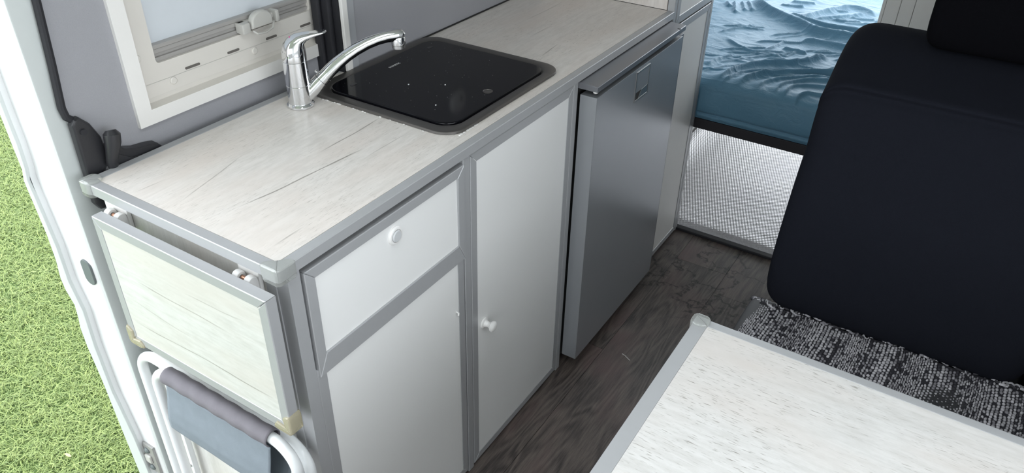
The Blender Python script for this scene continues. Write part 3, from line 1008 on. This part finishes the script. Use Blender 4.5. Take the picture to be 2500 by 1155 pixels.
MB().lathe([(0.006, 0.0), (0.006, -0.0035), (0.0045, -0.005)], (0.921, -0.036, 0.8620), 'z', 20).build('washer', WHITEP, fr)
MB().box(1.398, 1.3995, -0.0455, -0.036, 0.8755, 0.8768).build('trim_slot', DARK, ts)

# ------------------------------------------------------------------ tall cabinet
tc_ = thing('tall_cabinet', 'tall cabinet with cream wood side and aluminium framed doors right of the fridge', 'cabinet', (1.62, 0.2, 0))
MB().box(1.4800, 1.7800, 0.030, 0.430, 0.0, 1.94).build('carcass', DARK, tc_)
MB().box(1.4575, 1.4780, 0.024, 0.431, 0.9005, 1.94).build('side_panel', WOOD_TALL, tc_)
MB().box(1.4575, 1.4780, 0.022, 0.431, 0.0, 0.8795).build('lower_side_panel', WOOD_TALL, tc_)
MB().box(1.4570, 1.4740, 0.0005, 0.022, 0.0, 1.94, bev=0.0015, seg=1).build('post', ALU, tc_)
MB().box(1.4750, 1.4830, 0.006, 0.024, 0.0, 1.94, bev=0.001, seg=1).build('post', ALU, tc_)
MB().box(1.7820, 1.8000, 0.0040, 0.024, 0.0, 1.94, bev=0.0015, seg=1).build('post', ALU, tc_)
MB().box(1.7850, 1.8000, 0.0240, 0.431, 0.0, 1.94).build('far_side_panel', WHITE, tc_)
ud = MB().box(1.495, 1.770, yF + 0.001, 0.024, 0.860, 1.90).build('upper_door', CREAM2, tc_, label='upper aluminium framed door')
mitred(ud, 'y', 1.4850, 1.7795, 0.8525, 1.91, 0.0230, yF - 0.0015, yF + 0.020)
ld2 = MB().box(1.495, 1.770, yF + 0.001, 0.024, 0.018, 0.840).build('lower_door', CREAM2, tc_)
mitred(ld2, 'y', 1.4850, 1.7795, 0.0060, 0.8465, 0.0225, yF - 0.0005, yF + 0.020)

# ------------------------------------------------------------------ fold-down shelf on the cabinet end
fs_ = thing('folding_shelf', 'small white-wood shelf flap hanging folded down on the cabinet end', 'shelf', (-0.02, 0.2, 0.73))
xa, xb = -0.032, -0.012
fy0, fy1, fz0, fz1 = -0.004, 0.4035, 0.600, 0.8690
MB().box(xa + 0.0008, xb - 0.0008, fy0 + 0.015, fy1 - 0.015, fz0 + 0.015, fz1 - 0.015).build('board', WOOD_FLAP, fs_)
mitred(fs_, 'x', fy0, fy1, fz0, fz1, 0.0195, xa, xb)
for cy, sy in ((fy0, 1), (fy1, -1)):
    MB().prism(guard_pts(cy, fz0, sy, 1, e=0.004, L=0.037, d=0.0105), 'x', xa - 0.004, xb + 0.003, bev=0.003, seg=3).build('corner_guard', GUARDY, fs_)
for y0 in (0.375, 0.060):
    hg = MB().prism([(y0, 0.828), (y0 + 0.046, 0.828), (y0 + 0.046, 0.872), (y0, 0.872)], 'x', 0.0125, 0.0198, bev=0.002, seg=2).build('hinge', WHITEP, fs_)
    mb = MB()
    for k, yk in enumerate((y0 + 0.008, y0 + 0.034)):
        mb.lathe([(0.0085, -0.006), (0.0095, -0.004), (0.0095, 0.004), (0.0085, 0.006)], (0.003, yk, 0.854), 'y', 24)
        mb.box(-0.010, 0.014, yk - 0.005, yk + 0.005, 0.838, 0.852, bev=0.001)
    mb.build('knuckle', WHITEP, hg)
    MB().lathe([(0.0038, -0.0185), (0.0038, 0.0185)], (0.003, y0 + 0.021, 0.854), 'y', 14).build('pin', COPPER, hg)
    MB().lathe([(0.0042, -0.0005), (0.0042, 0.001)], (0.003, y0 + 0.0275, 0.854), 'y', 14).build('rivet', GREYP, hg)

# ------------------------------------------------------------------ folded stool hanging below the shelf
fst = thing('folding_stool', 'folded white tube stool with blue-grey canvas seat hanging below the shelf', 'stool', (0.0, 0.22, 0.0))


def utube(x, y0, y1, ztop, zbot, r, rc=0.05):
    pts = [(x, y1, zbot)]
    n = 8
    for i in range(n + 1):
        a = math.pi / 2 * i / n
        pts.append((x, y1 - rc + rc * math.cos(a), ztop - rc + rc * math.sin(a)))
    for i in range(n + 1):
        a = math.pi / 2 + math.pi / 2 * i / n
        pts.append((x, y0 + rc + rc * math.cos(a), ztop - rc + rc * math.sin(a)))
    pts.append((x, y0, zbot))
    return MB().tube(pts, r, n=18)


utube(-0.003, 0.006, 0.460, 0.530, 0.02, 0.0100, 0.055).build('back_frame', TUBE, fst, smooth=60)
utube(-0.030, 0.004, 0.368, 0.553, 0.02, 0.0100, 0.05).build('front_frame', TUBE, fst, smooth=60)
MB().box(-0.001, 0.012, 0.395, 0.412, 0.02, 0.49, bev=0.002).build('side_bar', TUBE, fst)
MB().lathe([(0.0045, 0.0), (0.0045, -0.002), (0.002, -0.004)], (-0.001, 0.403, 0.225), 'x', 14).build('rivet', STEEL, fst)
# canvas: rolled hem over the tube, sling hanging down in front and tucked back
cx, cz, hr = -0.030, 0.553, 0.0145
prof = []
for i in range(15):
    a = math.radians(-60 - 18 * i)
    prof.append((cx - hr * math.cos(a + math.pi) * -1, cz + hr * math.sin(a) * -1))
hem = [(cx + hr * math.cos(math.radians(a)), cz + hr * math.sin(math.radians(a))) for a in range(-50, 231, 14)]
mb = MB()
mb.grid(lambda u, v: (hem[min(len(hem) - 1, int(round(u * (len(hem) - 1))))][0] + 0.0008 * math.sin(v * 37), 0.052 + 0.272 * v,
                      hem[min(len(hem) - 1, int(round(u * (len(hem) - 1))))][1]), len(hem) - 1, 50)
o = mb.build('canvas_hem', CANVAS2, fst, smooth=80)
m_ = o.modifiers.new('thick', 'SOLIDIFY')
m_.thickness = 0.0018


def sling(u, v):
    # u: 0 at the hem, 1 at the end; v across
    P = [(-0.0395, 0.541), (-0.0440, 0.515), (-0.0500, 0.490), (-0.0540, 0.465), (-0.0540, 0.444), (-0.0470, 0.430), (-0.035, 0.427), (-0.018, 0.435), (-0.006, 0.46), (0.000, 0.50)]
    t = u * (len(P) - 1)
    i = min(int(t), len(P) - 2)
    f = t - i
    x = P[i][0] * (1 - f) + P[i + 1][0] * f
    z = P[i][1] * (1 - f) + P[i + 1][1] * f
    x += 0.0015 * math.sin(v * 9 + u * 5) * u
    z += -0.006 * math.sin(math.pi * v) * min(1, u * 2)
    return (x, 0.050 + 0.268 * v, z)


mb = MB()
mb.grid(sling, 45, 40)
o = mb.build('canvas_seat', CANVAS, fst, smooth=80)
m_ = o.modifiers.new('thick', 'SOLIDIFY')
m_.thickness = 0.0018

# ------------------------------------------------------------------ table
tb = thing('table', 'white-wood dining table with aluminium edges in front of the black bench seat', 'table', (-0.1, -0.8, 0))
tx0, tx1, ty0, ty1, tz = -0.42, 0.4155, -1.14, -0.4905, 0.76
w1 = 0.0185
MB().box(tx0 + 0.01, tx1 - 0.0165, ty0 + 0.01, ty1 - 0.0235, tz - 0.022, tz - 0.0008).build('tabletop', WOOD_TABLE, tb)
g_ = 0.0003
for q in ([(tx1, ty1), (tx1, ty0), (tx1 - 0.0165, ty0 + 0.0235), (tx1 - 0.0165, ty1 - 0.0235 - g_)],
          [(tx1 - g_, ty1), (tx1 - 0.0165 - g_, ty1 - 0.0235), (tx0 + 0.0165, ty1 - 0.0235), (tx0, ty1)],
          [(tx0, ty0), (tx0, ty1), (tx0 + 0.0165, ty1 - 0.0235), (tx0 + 0.0165, ty0 + 0.0235)],
          [(tx0, ty0), (tx0 + 0.0165, ty0 + 0.0235), (tx1 - 0.0165, ty0 + 0.0235), (tx1, ty0)]):
    MB().prism(q, 'z', tz - 0.024, tz, bev=0.0015, seg=2).build('edge_profile', ALU, tb)
MB().prism(guard_round(tx1, ty1, -1, -1, c=0.009, r=0.0165), 'z', tz - 0.028, tz + 0.004, bev=0.0032, seg=3).build('corner_guard', GUARD, tb)
MB().lathe([(0.11, 0.0), (0.11, 0.006), (0.035, 0.02), (0.03, 0.04), (0.03, tz - 0.04), (0.08, tz - 0.03), (0.08, tz - 0.024)], (-0.05, -0.85, 0), 'z', 32).build('pedestal_leg', ALU, tb)

# ------------------------------------------------------------------ bench seat
bs = thing('bench_seat', 'black upholstered bench seat with high padded backrest behind the table', 'seat', (0.85, -0.78, 0))


def cushion(fn_prof, y0, y1, n_y=22, rc=0.05, name='cushion', mat=SEATFAB, pow_=2.6):
    """profile loop (x,z) swept along y with rounded ends"""
    pr_ = fn_prof
    cx_ = sum(p[0] for p in pr_) / len(pr_)
    cz_ = sum(p[1] for p in pr_) / len(pr_)
    rings_ = []
    for i in range(n_y + 1):
        t = i / n_y
        # cosine spacing at the ends
        y = y0 + (y1 - y0) * (0.5 - 0.5 * math.cos(math.pi * t))
        d = min(y - y0, y1 - y)
        if d < rc:
            k = (1 - (1 - d / rc) ** pow_) ** (1 / pow_)
        else:
            k = 1.0
        ins_ = rc * (1 - k)
        ring = []
        for (x, z) in pr_:
            vx, vz = cx_ - x, cz_ - z
            ll = math.hypot(vx, vz) + 1e-9
            ring.append((x + vx / ll * ins_, y, z + vz / ll * ins_))
        rings_.append(ring)
    return MB().rings(rings_)


def smooth_loop(pts, n=5):
    """Catmull-Rom closed loop"""
    out = []
    m = len(pts)
    for i in range(m):
        p0, p1, p2, p3 = pts[i - 1], pts[i], pts[(i + 1) % m], pts[(i + 2) % m]
        for k in range(n):
            t = k / n
            out.append(tuple(0.5 * ((2 * p1[j]) + (-p0[j] + p2[j]) * t + (2 * p0[j] - 5 * p1[j] + 4 * p2[j] - p3[j]) * t * t + (-p0[j] + 3 * p1[j] - 3 * p2[j] + p3[j]) * t ** 3) for j in range(2)))
    return out


MB().box(0.40, 1.12, -1.05, -0.52, 0.0, 0.34, bev=0.01).build('seat_base', SEATDRK, bs)
sc = smooth_loop([(0.36, 0.345), (0.345, 0.39), (0.36, 0.432), (0.45, 0.437), (0.70, 0.437), (0.93, 0.437), (0.975, 0.425), (0.985, 0.39), (0.97, 0.345), (0.7, 0.342)])
cushion(sc, -1.10, -0.470, rc=0.03).build('seat_cushion', PIPING, bs, smooth=60)
bk = smooth_loop([(0.945, 0.445), (0.925, 0.52), (0.938, 0.62), (0.962, 0.74), (0.995, 0.86), (1.020, 0.925), (1.034, 0.945), (1.030, 0.960), (1.060, 0.972), (1.110, 0.990), (1.170, 1.012), (1.240, 1.026), (1.290, 1.015),
                  (1.305, 0.97), (1.26, 0.80), (1.14, 0.60), (1.06, 0.47), (1.00, 0.435)], 4)
cushion(bk, -1.025, -0.492, rc=0.062, n_y=40, pow_=2.3).build('backrest', SEATFAB, bs, smooth=60)
hr_ = smooth_loop([(1.150, 1.035), (1.135, 1.12), (1.15, 1.25), (1.19, 1.40), (1.25, 1.42), (1.30, 1.35), (1.31, 1.15), (1.27, 1.03), (1.2, 1.018)])
cushion(hr_, -1.06, -0.640, rc=0.04).build('headrest', SEATDRK, bs, smooth=60)
MB().box(1.0, 1.16, -1.27, -1.03, 0.1, 1.02, bev=0.03, seg=3).build('side_bolster', SEATDRK, bs)

# ------------------------------------------------------------------ woven throw on the seat
th = thing('woven_throw', 'black and white chunky woven throw spread over the bench seat cushion', 'throw', (0.7, -0.75, 0.44))


def zt(x, y):
    z = 0.4435 + 0.004 * math.sin(x * 23 + y * 9) + 0.003 * math.sin(y * 31 + 1)
    if y > -0.505:
        z -= (y + 0.505) ** 2 * 12
    return z


TX0, TX1, TY0, TY1 = 0.33, 0.945, -1.10, -0.484
mb = MB()
mb.grid(lambda u, v: (TX0 + (TX1 - TX0) * u, TY0 + (TY1 - TY0) * v, zt(TX0 + (TX1 - TX0) * u, TY0 + (TY1 - TY0) * v) - 0.002), 40, 40)
mb.build('ground_weave', WOOLDARK, th, smooth=60)
# stitches
vs, fcs, mids = [], [], []
base = []
nA = 6
for (hgt, rr) in ((0.0, 1.0), (0.6, 0.85), (1.0, 0.35)):
    for k in range(nA):
        a = 2 * math.pi * k / nA
        base.append((rr * math.cos(a), rr * math.sin(a), hgt))
bf = []
for r_ in range(2):
    for k in range(nA):
        bf.append((r_ * nA + k, r_ * nA + (k + 1) % nA, (r_ + 1) * nA + (k + 1) % nA, (r_ + 1) * nA + k))
bf.append(tuple(2 * nA + k for k in range(nA)))
row = 0
y = TY0
while y < TY1:
    pitch = 0.0058 + 0.0018 * math.sin(y * 55)
    dens = 0.5 + 0.5 * math.sin(y * 70 + 2 * math.sin(y * 17))
    x = TX0 + (0.004 if row % 2 else 0)
    while x < TX1 - 0.004:
        s = random.uniform(0.75, 1.1)
        keep = random.random() < 0.97
        if keep:
            ry = pitch * 0.50 * s
            rx = 0.0043 * random.uniform(0.8, 1.25)
            hz = 0.0035 * s
            xx = x + random.uniform(-0.001, 0.001)
            yy_ = y + random.uniform(-0.0008, 0.0008) + 0.004 * math.sin(x * 19)
            z0 = zt(xx, yy_) - 0.002
            rot = random.uniform(-0.35, 0.35)
            ca, sa = math.cos(rot), math.sin(rot)
            bi = len(vs)
            for (a, b_, c) in base:
                vs.append((xx + (a * rx * ca - b_ * ry * sa) - 0.7, yy_ + (a * rx * sa + b_ * ry * ca) + 0.75, z0 + c * hz - 0.44))
            fcs.extend([tuple(bi + i for i in f) for f in bf])
            q = random.random() + 0.55 * (dens - 0.5) + 0.25 * math.sin(row * 2.4)
            mi = 0 if q < 0.03 else 1 if q < 0.30 else 2 if q < 0.75 else 3
            mids.extend([mi] * len(bf))
        x += 0.0088
    y += pitch
    row += 1
me = bpy.data.meshes.new('stitches')
me.from_pydata(vs, [], fcs)
me.polygons.foreach_set('use_smooth', [True] * len(me.polygons))
for wm in WOOLS:
    me.materials.append(wm)
me.polygons.foreach_set('material_index', mids)
so = bpy.data.objects.new('stitches', me)
so['kind'] = 'stuff'
COL.objects.link(so)
so.parent = th
# twisted selvage cords along the back edge
mb = MB()
y = TY0 + 0.02
while y < TY1 + 0.012:
    r_ = random.uniform(0.0018, 0.003)
    cxx = TX1 + 0.002 + 0.006 * math.sin(y * 90) + random.uniform(-0.003, 0.003) + (0.010 if y > -0.52 else 0)
    pts = []
    a0 = random.uniform(0, 6)
    for k in range(7):
        a = a0 + k * 0.7
        pts.append((cxx + 0.0055 * math.cos(a), y + 0.0055 * math.sin(a), zt(TX1, y) + 0.002 + 0.002 * math.sin(k)))
    mb.tube(pts, r_, n=6)
    y += random.uniform(0.0045, 0.0085)
mb.build('knotted_fringe', WEAVE, th, smooth=60, kind='stuff')
mb = MB()
for dx, dy in ((0.02, 0.01), (0.03, -0.004), (0.012, -0.014), (0.026, 0.018)):
    mb.tube([(0.985, -1.01, 0.447), (0.985 + dx * .5, -1.01 + dy, 0.458), (0.985 + dx, -1.01 + dy * 2, 0.450)], 0.0011, n=6)
mb.build('loose_threads', WEAVE, th, smooth=60)

# ------------------------------------------------------------------ storage space under the bed
struct(MB().box(1.792, 3.4, -1.3, 0.43, -0.03, -0.001), 'floor_rear', PLASTER)
struct(MB().box(1.790, 1.816, -1.3, 0.03, -0.001, 0.010, bev=0.003), 'shaded_mat_edge', RUBBER)  # black strip stands in for the mat's rolled front edge in shadow
sm = MB()


def matf(u, v):
    x = 1.817 + 1.48 * u
    y = -1.25 + 1.47 * v
    z = 0.016 + 0.0025 * math.sin(x * 14 + 2 * math.sin(y * 5)) * math.sin(y * 11)
    if u < 0.012:
        z = 0.010
    # curls up towards the side panel
    d = y - 0.13
    if d > 0:
        z += d * d * 5
    return (x, y, z)


sm.grid(matf, 110, 70)
so = sm.build('storage_mat', MATM, None, smooth=60)
tag(so, 'bright silver embossed insulating mat on the floor under the bed', 'mat')
m_ = so.modifiers.new('thick', 'SOLIDIFY')
m_.thickness = 0.012
m_.offset = -1
stl = MB().box(1.801, 3.3, 0.235, 0.250, -0.001, 0.38)
o = stl.build('side_lining_board', WHITE, None)
tag(o, 'white lining board standing along the storage space beneath the bed', 'board')

# ------------------------------------------------------------------ bed
bed = thing('bed', 'raised bed with black steel front rail and mattress at the rear of the van', 'bed', (2.5, -0.4, 0))
MB().box(1.800, 1.825, -1.29, 0.425, 0.414, 0.450, bev=0.002).build('front_rail', FRAMEBLK, bed)
MB().box(1.825, 3.25, -1.29, -1.265, 0.414, 0.450).build('side_rail', FRAMEBLK, bed)
MB().box(1.825, 3.25, 0.40, 0.425, 0.414, 0.450).build('side_rail', FRAMEBLK, bed)
MB().box(1.825, 3.25, -1.265, 0.40, 0.438, 0.450).build('slat_board', WHITE, bed)
MB().box(1.84, 3.22, -1.28, 0.42, 0.452, 0.575, bev=0.03, seg=3).build('mattress', WHITE, bed)
for (lx, ly) in ((3.2, 0.38), (3.2, -1.24), (1.815, 0.40), (1.815, -1.27)):
    MB().box(lx - 0.012, lx + 0.012, ly - 0.012, ly + 0.012, 0.0, 0.414).build('leg', FRAMEBLK, bed)

FOLDS = {
    'A': ([(2.76, 0.16), (2.727, 0.136), (2.622, 0.036), (2.567, -0.024), (2.521, -0.072), (2.449, -0.193), (2.453, -0.241), (2.426, -0.312), (2.42, -0.5)], 0.046, 0.05),
    'B': ([(2.597, -0.008), (2.542, -0.101), (2.528, -0.173), (2.508, -0.319), (2.5, -0.5)], 0.040, 0.035),
    'C': ([(2.321, -0.171), (2.344, -0.22), (2.333, -0.317), (2.32, -0.45)], 0.028, 0.035),
    'D': ([(2.22, -0.126), (2.221, -0.173), (2.212, -0.223), (2.223, -0.238)], 0.014, 0.018),
    'E': ([(1.8, -0.046), (1.893, -0.058), (1.976, -0.092), (2.053, -0.144), (2.102, -0.222), (2.232, -0.304)], 0.024, 0.022),
    'F': ([(1.801, -0.066), (1.887, -0.09), (1.944, -0.117), (2.0, -0.175), (2.023, -0.243)], 0.014, 0.014),
    'G': ([(1.802, -0.119), (1.883, -0.137), (1.947, -0.176), (2.003, -0.249), (2.047, -0.325), (2.08, -0.40)], 0.024, 0.020),
    'H': ([(1.809, -0.167), (1.894, -0.193), (1.968, -0.259), (2.003, -0.336), (2.02, -0.42)], 0.015, 0.016),
    'I': ([(1.815, -0.219), (1.881, -0.24), (1.953, -0.277), (1.987, -0.34), (2.0, -0.42)], 0.014, 0.015),
    'J': ([(1.801, -0.249), (1.899, -0.278), (1.941, -0.337), (1.95, -0.42)], 0.012, 0.013),
    'K': ([(1.78, -0.291), (1.841, -0.307), (1.874, -0.354), (1.88, -0.44)], 0.012, 0.012),
    'L': ([(2.147, -0.191), (2.106, -0.221), (2.099, -0.253), (2.051, -0.324)], 0.009, 0.007),
    'M': ([(1.933, 0.041), (2.021, 0.019), (2.065, -0.014)], 0.012, 0.018),
    'N': ([(2.236, 0.065), (2.137, -0.039), (2.147, -0.084), (2.202, -0.163)], 0.010, 0.014),
    'O': ([(2.57, -0.103), (2.664, -0.12), (2.849, -0.199), (2.925, -0.264), (2.843, -0.35)], 0.018, 0.03),
    'P': ([(2.64, -0.144), (2.727, -0.227), (2.852, -0.304)], 0.012, 0.022),
    'Q': ([(2.665, 0.223), (2.597, 0.191)], 0.012, 0.016), 'R': ([(2.683, 0.198), (2.538, 0.133)], 0.014, 0.016),
    'S': ([(2.701, 0.173), (2.584, 0.108)], 0.012, 0.014), 'T': ([(2.716, 0.152), (2.60, 0.085)], 0.014, 0.014)}
_rf = random.Random(11)
for q_ in range(46):
    x_, y_ = _rf.uniform(1.84, 2.40), _rf.uniform(-0.42, 0.14)
    hd_ = -0.25 - 0.9 * _rf.random()
    st_ = _rf.uniform(0.022, 0.045)
    tn_ = _rf.uniform(-0.20, 0.03)
    pl_ = [(x_, y_)]
    for k_ in range(5):
        x_ += st_ * math.cos(hd_)
        y_ += st_ * math.sin(hd_)
        hd_ += tn_
        pl_.append((x_, y_))
    FOLDS['r%d' % q_] = (pl_, _rf.uniform(0.005, 0.010), _rf.uniform(0.005, 0.009))
for q_ in range(16):
    x_, y_ = _rf.uniform(2.45, 2.9), _rf.uniform(-0.40, 0.05)
    hd_ = -1.2 - 0.5 * _rf.random()
    pl_ = [(x_, y_), (x_ + .05 * math.cos(hd_), y_ + .05 * math.sin(hd_)), (x_ + .11 * math.cos(hd_ + .2), y_ + .11 * math.sin(hd_ + .2))]
    FOLDS['s%d' % q_] = (pl_, _rf.uniform(0.005, 0.011), _rf.uniform(0.008, 0.016))
bx0, bx1, by0, by1 = 1.800, 3.24, -1.29, 0.428
NXg, NYg = 430, 400
ugx = np.linspace(0, 1, NXg + 1)
xs = bx0 + (bx1 - bx0) * ugx ** 1.35
ys_ = np.linspace(by0, by1, 0)
tv = np.linspace(0, 1, NYg + 1)
# rows are denser on the visible half
ys_ = np.where(tv < 0.2, by0 + (-0.62 - by0) * tv / 0.2, -0.62 + (by1 + 0.62) * (tv - 0.2) / 0.8)
XX, YY = np.meshgrid(xs, ys_, indexing='ij')
Zh = np.full(XX.shape, 0.590)


def vnoise(X, Y, fx, fy, seed):
    r = np.random.default_rng(seed)
    T = r.random((64, 64))
    gx, gy = X * fx + 100, Y * fy + 100
    ix, iy = np.floor(gx).astype(int), np.floor(gy).astype(int)
    fx_, fy_ = gx - ix, gy - iy
    fx_, fy_ = fx_ * fx_ * (3 - 2 * fx_), fy_ * fy_ * (3 - 2 * fy_)
    a, b_, c, d = T[ix % 64, iy % 64], T[(ix + 1) % 64, iy % 64], T[ix % 64, (iy + 1) % 64], T[(ix + 1) % 64, (iy + 1) % 64]
    return a * (1 - fx_) * (1 - fy_) + b_ * fx_ * (1 - fy_) + c * (1 - fx_) * fy_ + d * fx_ * fy_ - 0.5


def ridged(X, Y, fx, fy, seed):
    return 0.5 - np.abs(vnoise(X, Y, fx, fy, seed)) * 2


WX = XX + 0.03 * vnoise(XX, YY, 9, 9, 5)
WY = YY + 0.03 * vnoise(XX, YY, 9, 9, 6)
Zh += 0.014 * vnoise(WX, WY, 3, 3, 1)
rot = 0.35
RX, RY = WX * math.cos(rot) - WY * math.sin(rot), WX * math.sin(rot) + WY * math.cos(rot)
Zh += 0.005 * np.maximum(ridged(RX, RY, 11, 4, 2), 0) ** 2 * 2
Zh += 0.0035 * np.maximum(ridged(RX + .3 * RY, RY, 26, 8, 3), 0) ** 2 * 2
Zh += 0.002 * vnoise(RX, RY, 60, 28, 4)
ZF = np.zeros(XX.shape)
for key, (pl_, hgt, wid) in FOLDS.items():
    P = np.array(pl_)
    for _k in range(2):      # corner cutting keeps the crease lines flowing
        if len(P) > 2:
            Q = [P[0]]
            for a_, b2_ in zip(P[:-1], P[1:]):
                Q += [a_ * .75 + b2_ * .25, a_ * .25 + b2_ * .75]
            Q.append(P[-1])
            P = np.array(Q)
    seg = P[1:] - P[:-1]
    sl = np.hypot(seg[:, 0], seg[:, 1])
    cum = np.concatenate([[0], np.cumsum(sl)])
    best = np.full(XX.shape, 9.0)
    sd = np.zeros(XX.shape)
    tt = np.zeros(XX.shape)
    for i in range(len(seg)):
        d = seg[i] / sl[i]
        rx, ry = WX - P[i, 0], WY - P[i, 1]
        t = np.clip(rx * d[0] + ry * d[1], 0, sl[i])
        ex, ey = rx - t * d[0], ry - t * d[1]
        ds = np.hypot(ex, ey)
        side = np.sign(d[0] * ey - d[1] * ex)
        mk_ = ds < best
        best = np.where(mk_, ds, best)
        sd = np.where(mk_, side, sd)
        tt = np.where(mk_, (cum[i] + t) / cum[-1], tt)
    # steep towards the front (the shaded side), gentle behind
    front = ((WX - 0) * 0 + 1)
    wf = np.where(sd < 0, wid * 0.40, wid * 1.25)
    amp = np.clip(np.minimum(tt / 0.18, (1 - tt) / 0.10 + (0.0 if key not in ('A', 'B', 'C', 'G', 'H', 'I', 'J', 'K') else 1)), 0, 1)
    amp = amp * amp * (3 - 2 * amp)
    hf = hgt * (0.85 if key in ('A', 'B', 'C') else 1.05) * amp * np.exp(-(best / wf) ** 1.25)
    ZF = np.maximum(ZF, hf) + 0.25 * np.minimum(ZF, hf)
Zh += ZF
# round off over the mattress edges and drop in front
fx_ = XX - bx0
edge = 0.055
k = np.clip(1 - fx_ / edge, 0, 1)
top = Zh - 0.040 * (1 - np.sqrt(np.clip(1 - k ** 2, 0, 1)))
verts, faces = [], []
nz = 26
cols = NYg + 1
# hanging front part first: from bottom (z .452) to the edge
zedge = top[0]
hang = []
for i in range(nz):
    t = i / nz
    zz = 0.4515 + (zedge - 0.4515) * t
    bul = 0.010 * math.sin(math.pi * min(1, t * 1.05)) + 0.004
    seam = -0.009 * math.exp(-((t - 0.22) / 0.035) ** 2)
    nx = vnoise(ys_, zz, 8, 10, 12) * 0.007
    X_ = 1.8005 - bul * (0.6) - seam + nx * math.sin(math.pi * t) + (0.004 if t < 0.05 else 0)
    X_ = np.where(ys_ > 0.0, np.maximum(X_, 1.8006), X_)
    hang.append(np.stack([np.full(cols, 0) + X_, ys_, zz], 1))
allv = np.concatenate([np.concatenate(hang, 0), np.stack([XX, YY, top], -1).reshape(-1, 3)], 0)
rows = nz + NXg + 1
idx = np.arange(rows * cols).reshape(rows, cols)
F = np.stack([idx[:-1, :-1], idx[1:, :-1], idx[1:, 1:], idx[:-1, 1:]], -1).reshape(-1, 4)
me = bpy.data.meshes.new('bed_sheet')
me.vertices.add(len(allv))
me.vertices.foreach_set('co', (allv - np.array([2.5, -0.4, 0.59])).astype(np.float32).reshape(-1))
me.loops.add(F.size)
me.loops.foreach_set('vertex_index', F[:, ::-1].astype(np.int32).reshape(-1))
me.polygons.add(len(F))
me.polygons.foreach_set('loop_start', np.arange(0, F.size, 4, dtype=np.int32))
me.update(calc_edges=True)
me.polygons.foreach_set('use_smooth', [True] * len(me.polygons))
me.materials.append(SHEET)
bso = bpy.data.objects.new('bed_sheet', me)
bso.location = (2.5, -0.4, 0.59)
COL.objects.link(bso)
tag(bso, 'crumpled teal blue fitted sheet over the mattress at the rear', 'bed sheet')

# ------------------------------------------------------------------ cream cupboard beyond the bench
cc = thing('side_cupboard', 'cream cupboard of upright boards beyond the backrest at the bed edge', 'cupboard', (2.36, -0.85, 0))
MB().box(2.215, 2.50, -1.29, -0.440, 0.665, 1.94).build('carcass', PLASTER, cc)
for (a, c) in ((-0.428, -0.4385), (-0.4395, -0.4815), (-0.4825, -0.5235), (-0.5245, -0.80), (-0.801, -1.29)):
    MB().box(2.200, 2.216, c, a, 0.665, 1.94, bev=0.0015, seg=1).build('board', CREAM, cc)
for (lx, ly) in ((2.3, -0.6), (2.3, -1.2)):
    pass

# ------------------------------------------------------------------ small things lying about
o = MB().tube([(1.062, -0.126, 0.0010), (1.059, -0.137, 0.0016), (1.054, -0.147, 0.0010), (1.048, -0.158, 0.0014)], 0.0009, n=6).build('thread', WHITEP, None)
tag(o, 'short white thread lying on the dark floor beside the fridge', 'thread')
LEAFM = simple('dry_leaf', (0.55, 0.50, 0.16), 0.6)
lf = MB()
lp = [(0, 0), (0.006, 0.010), (0.007, 0.024), (0.002, 0.040), (-0.004, 0.046), (-0.008, 0.030), (-0.006, 0.012)]
lf.prism([(0.105 + a * 0.7, 1.362 + b_ * 0.7) for a, b_ in lp], 'z', -0.478, -0.477)
o = lf.build('fallen_leaf', LEAFM, None)
tag(o, 'small yellow leaf lying on the artificial grass', 'leaf')
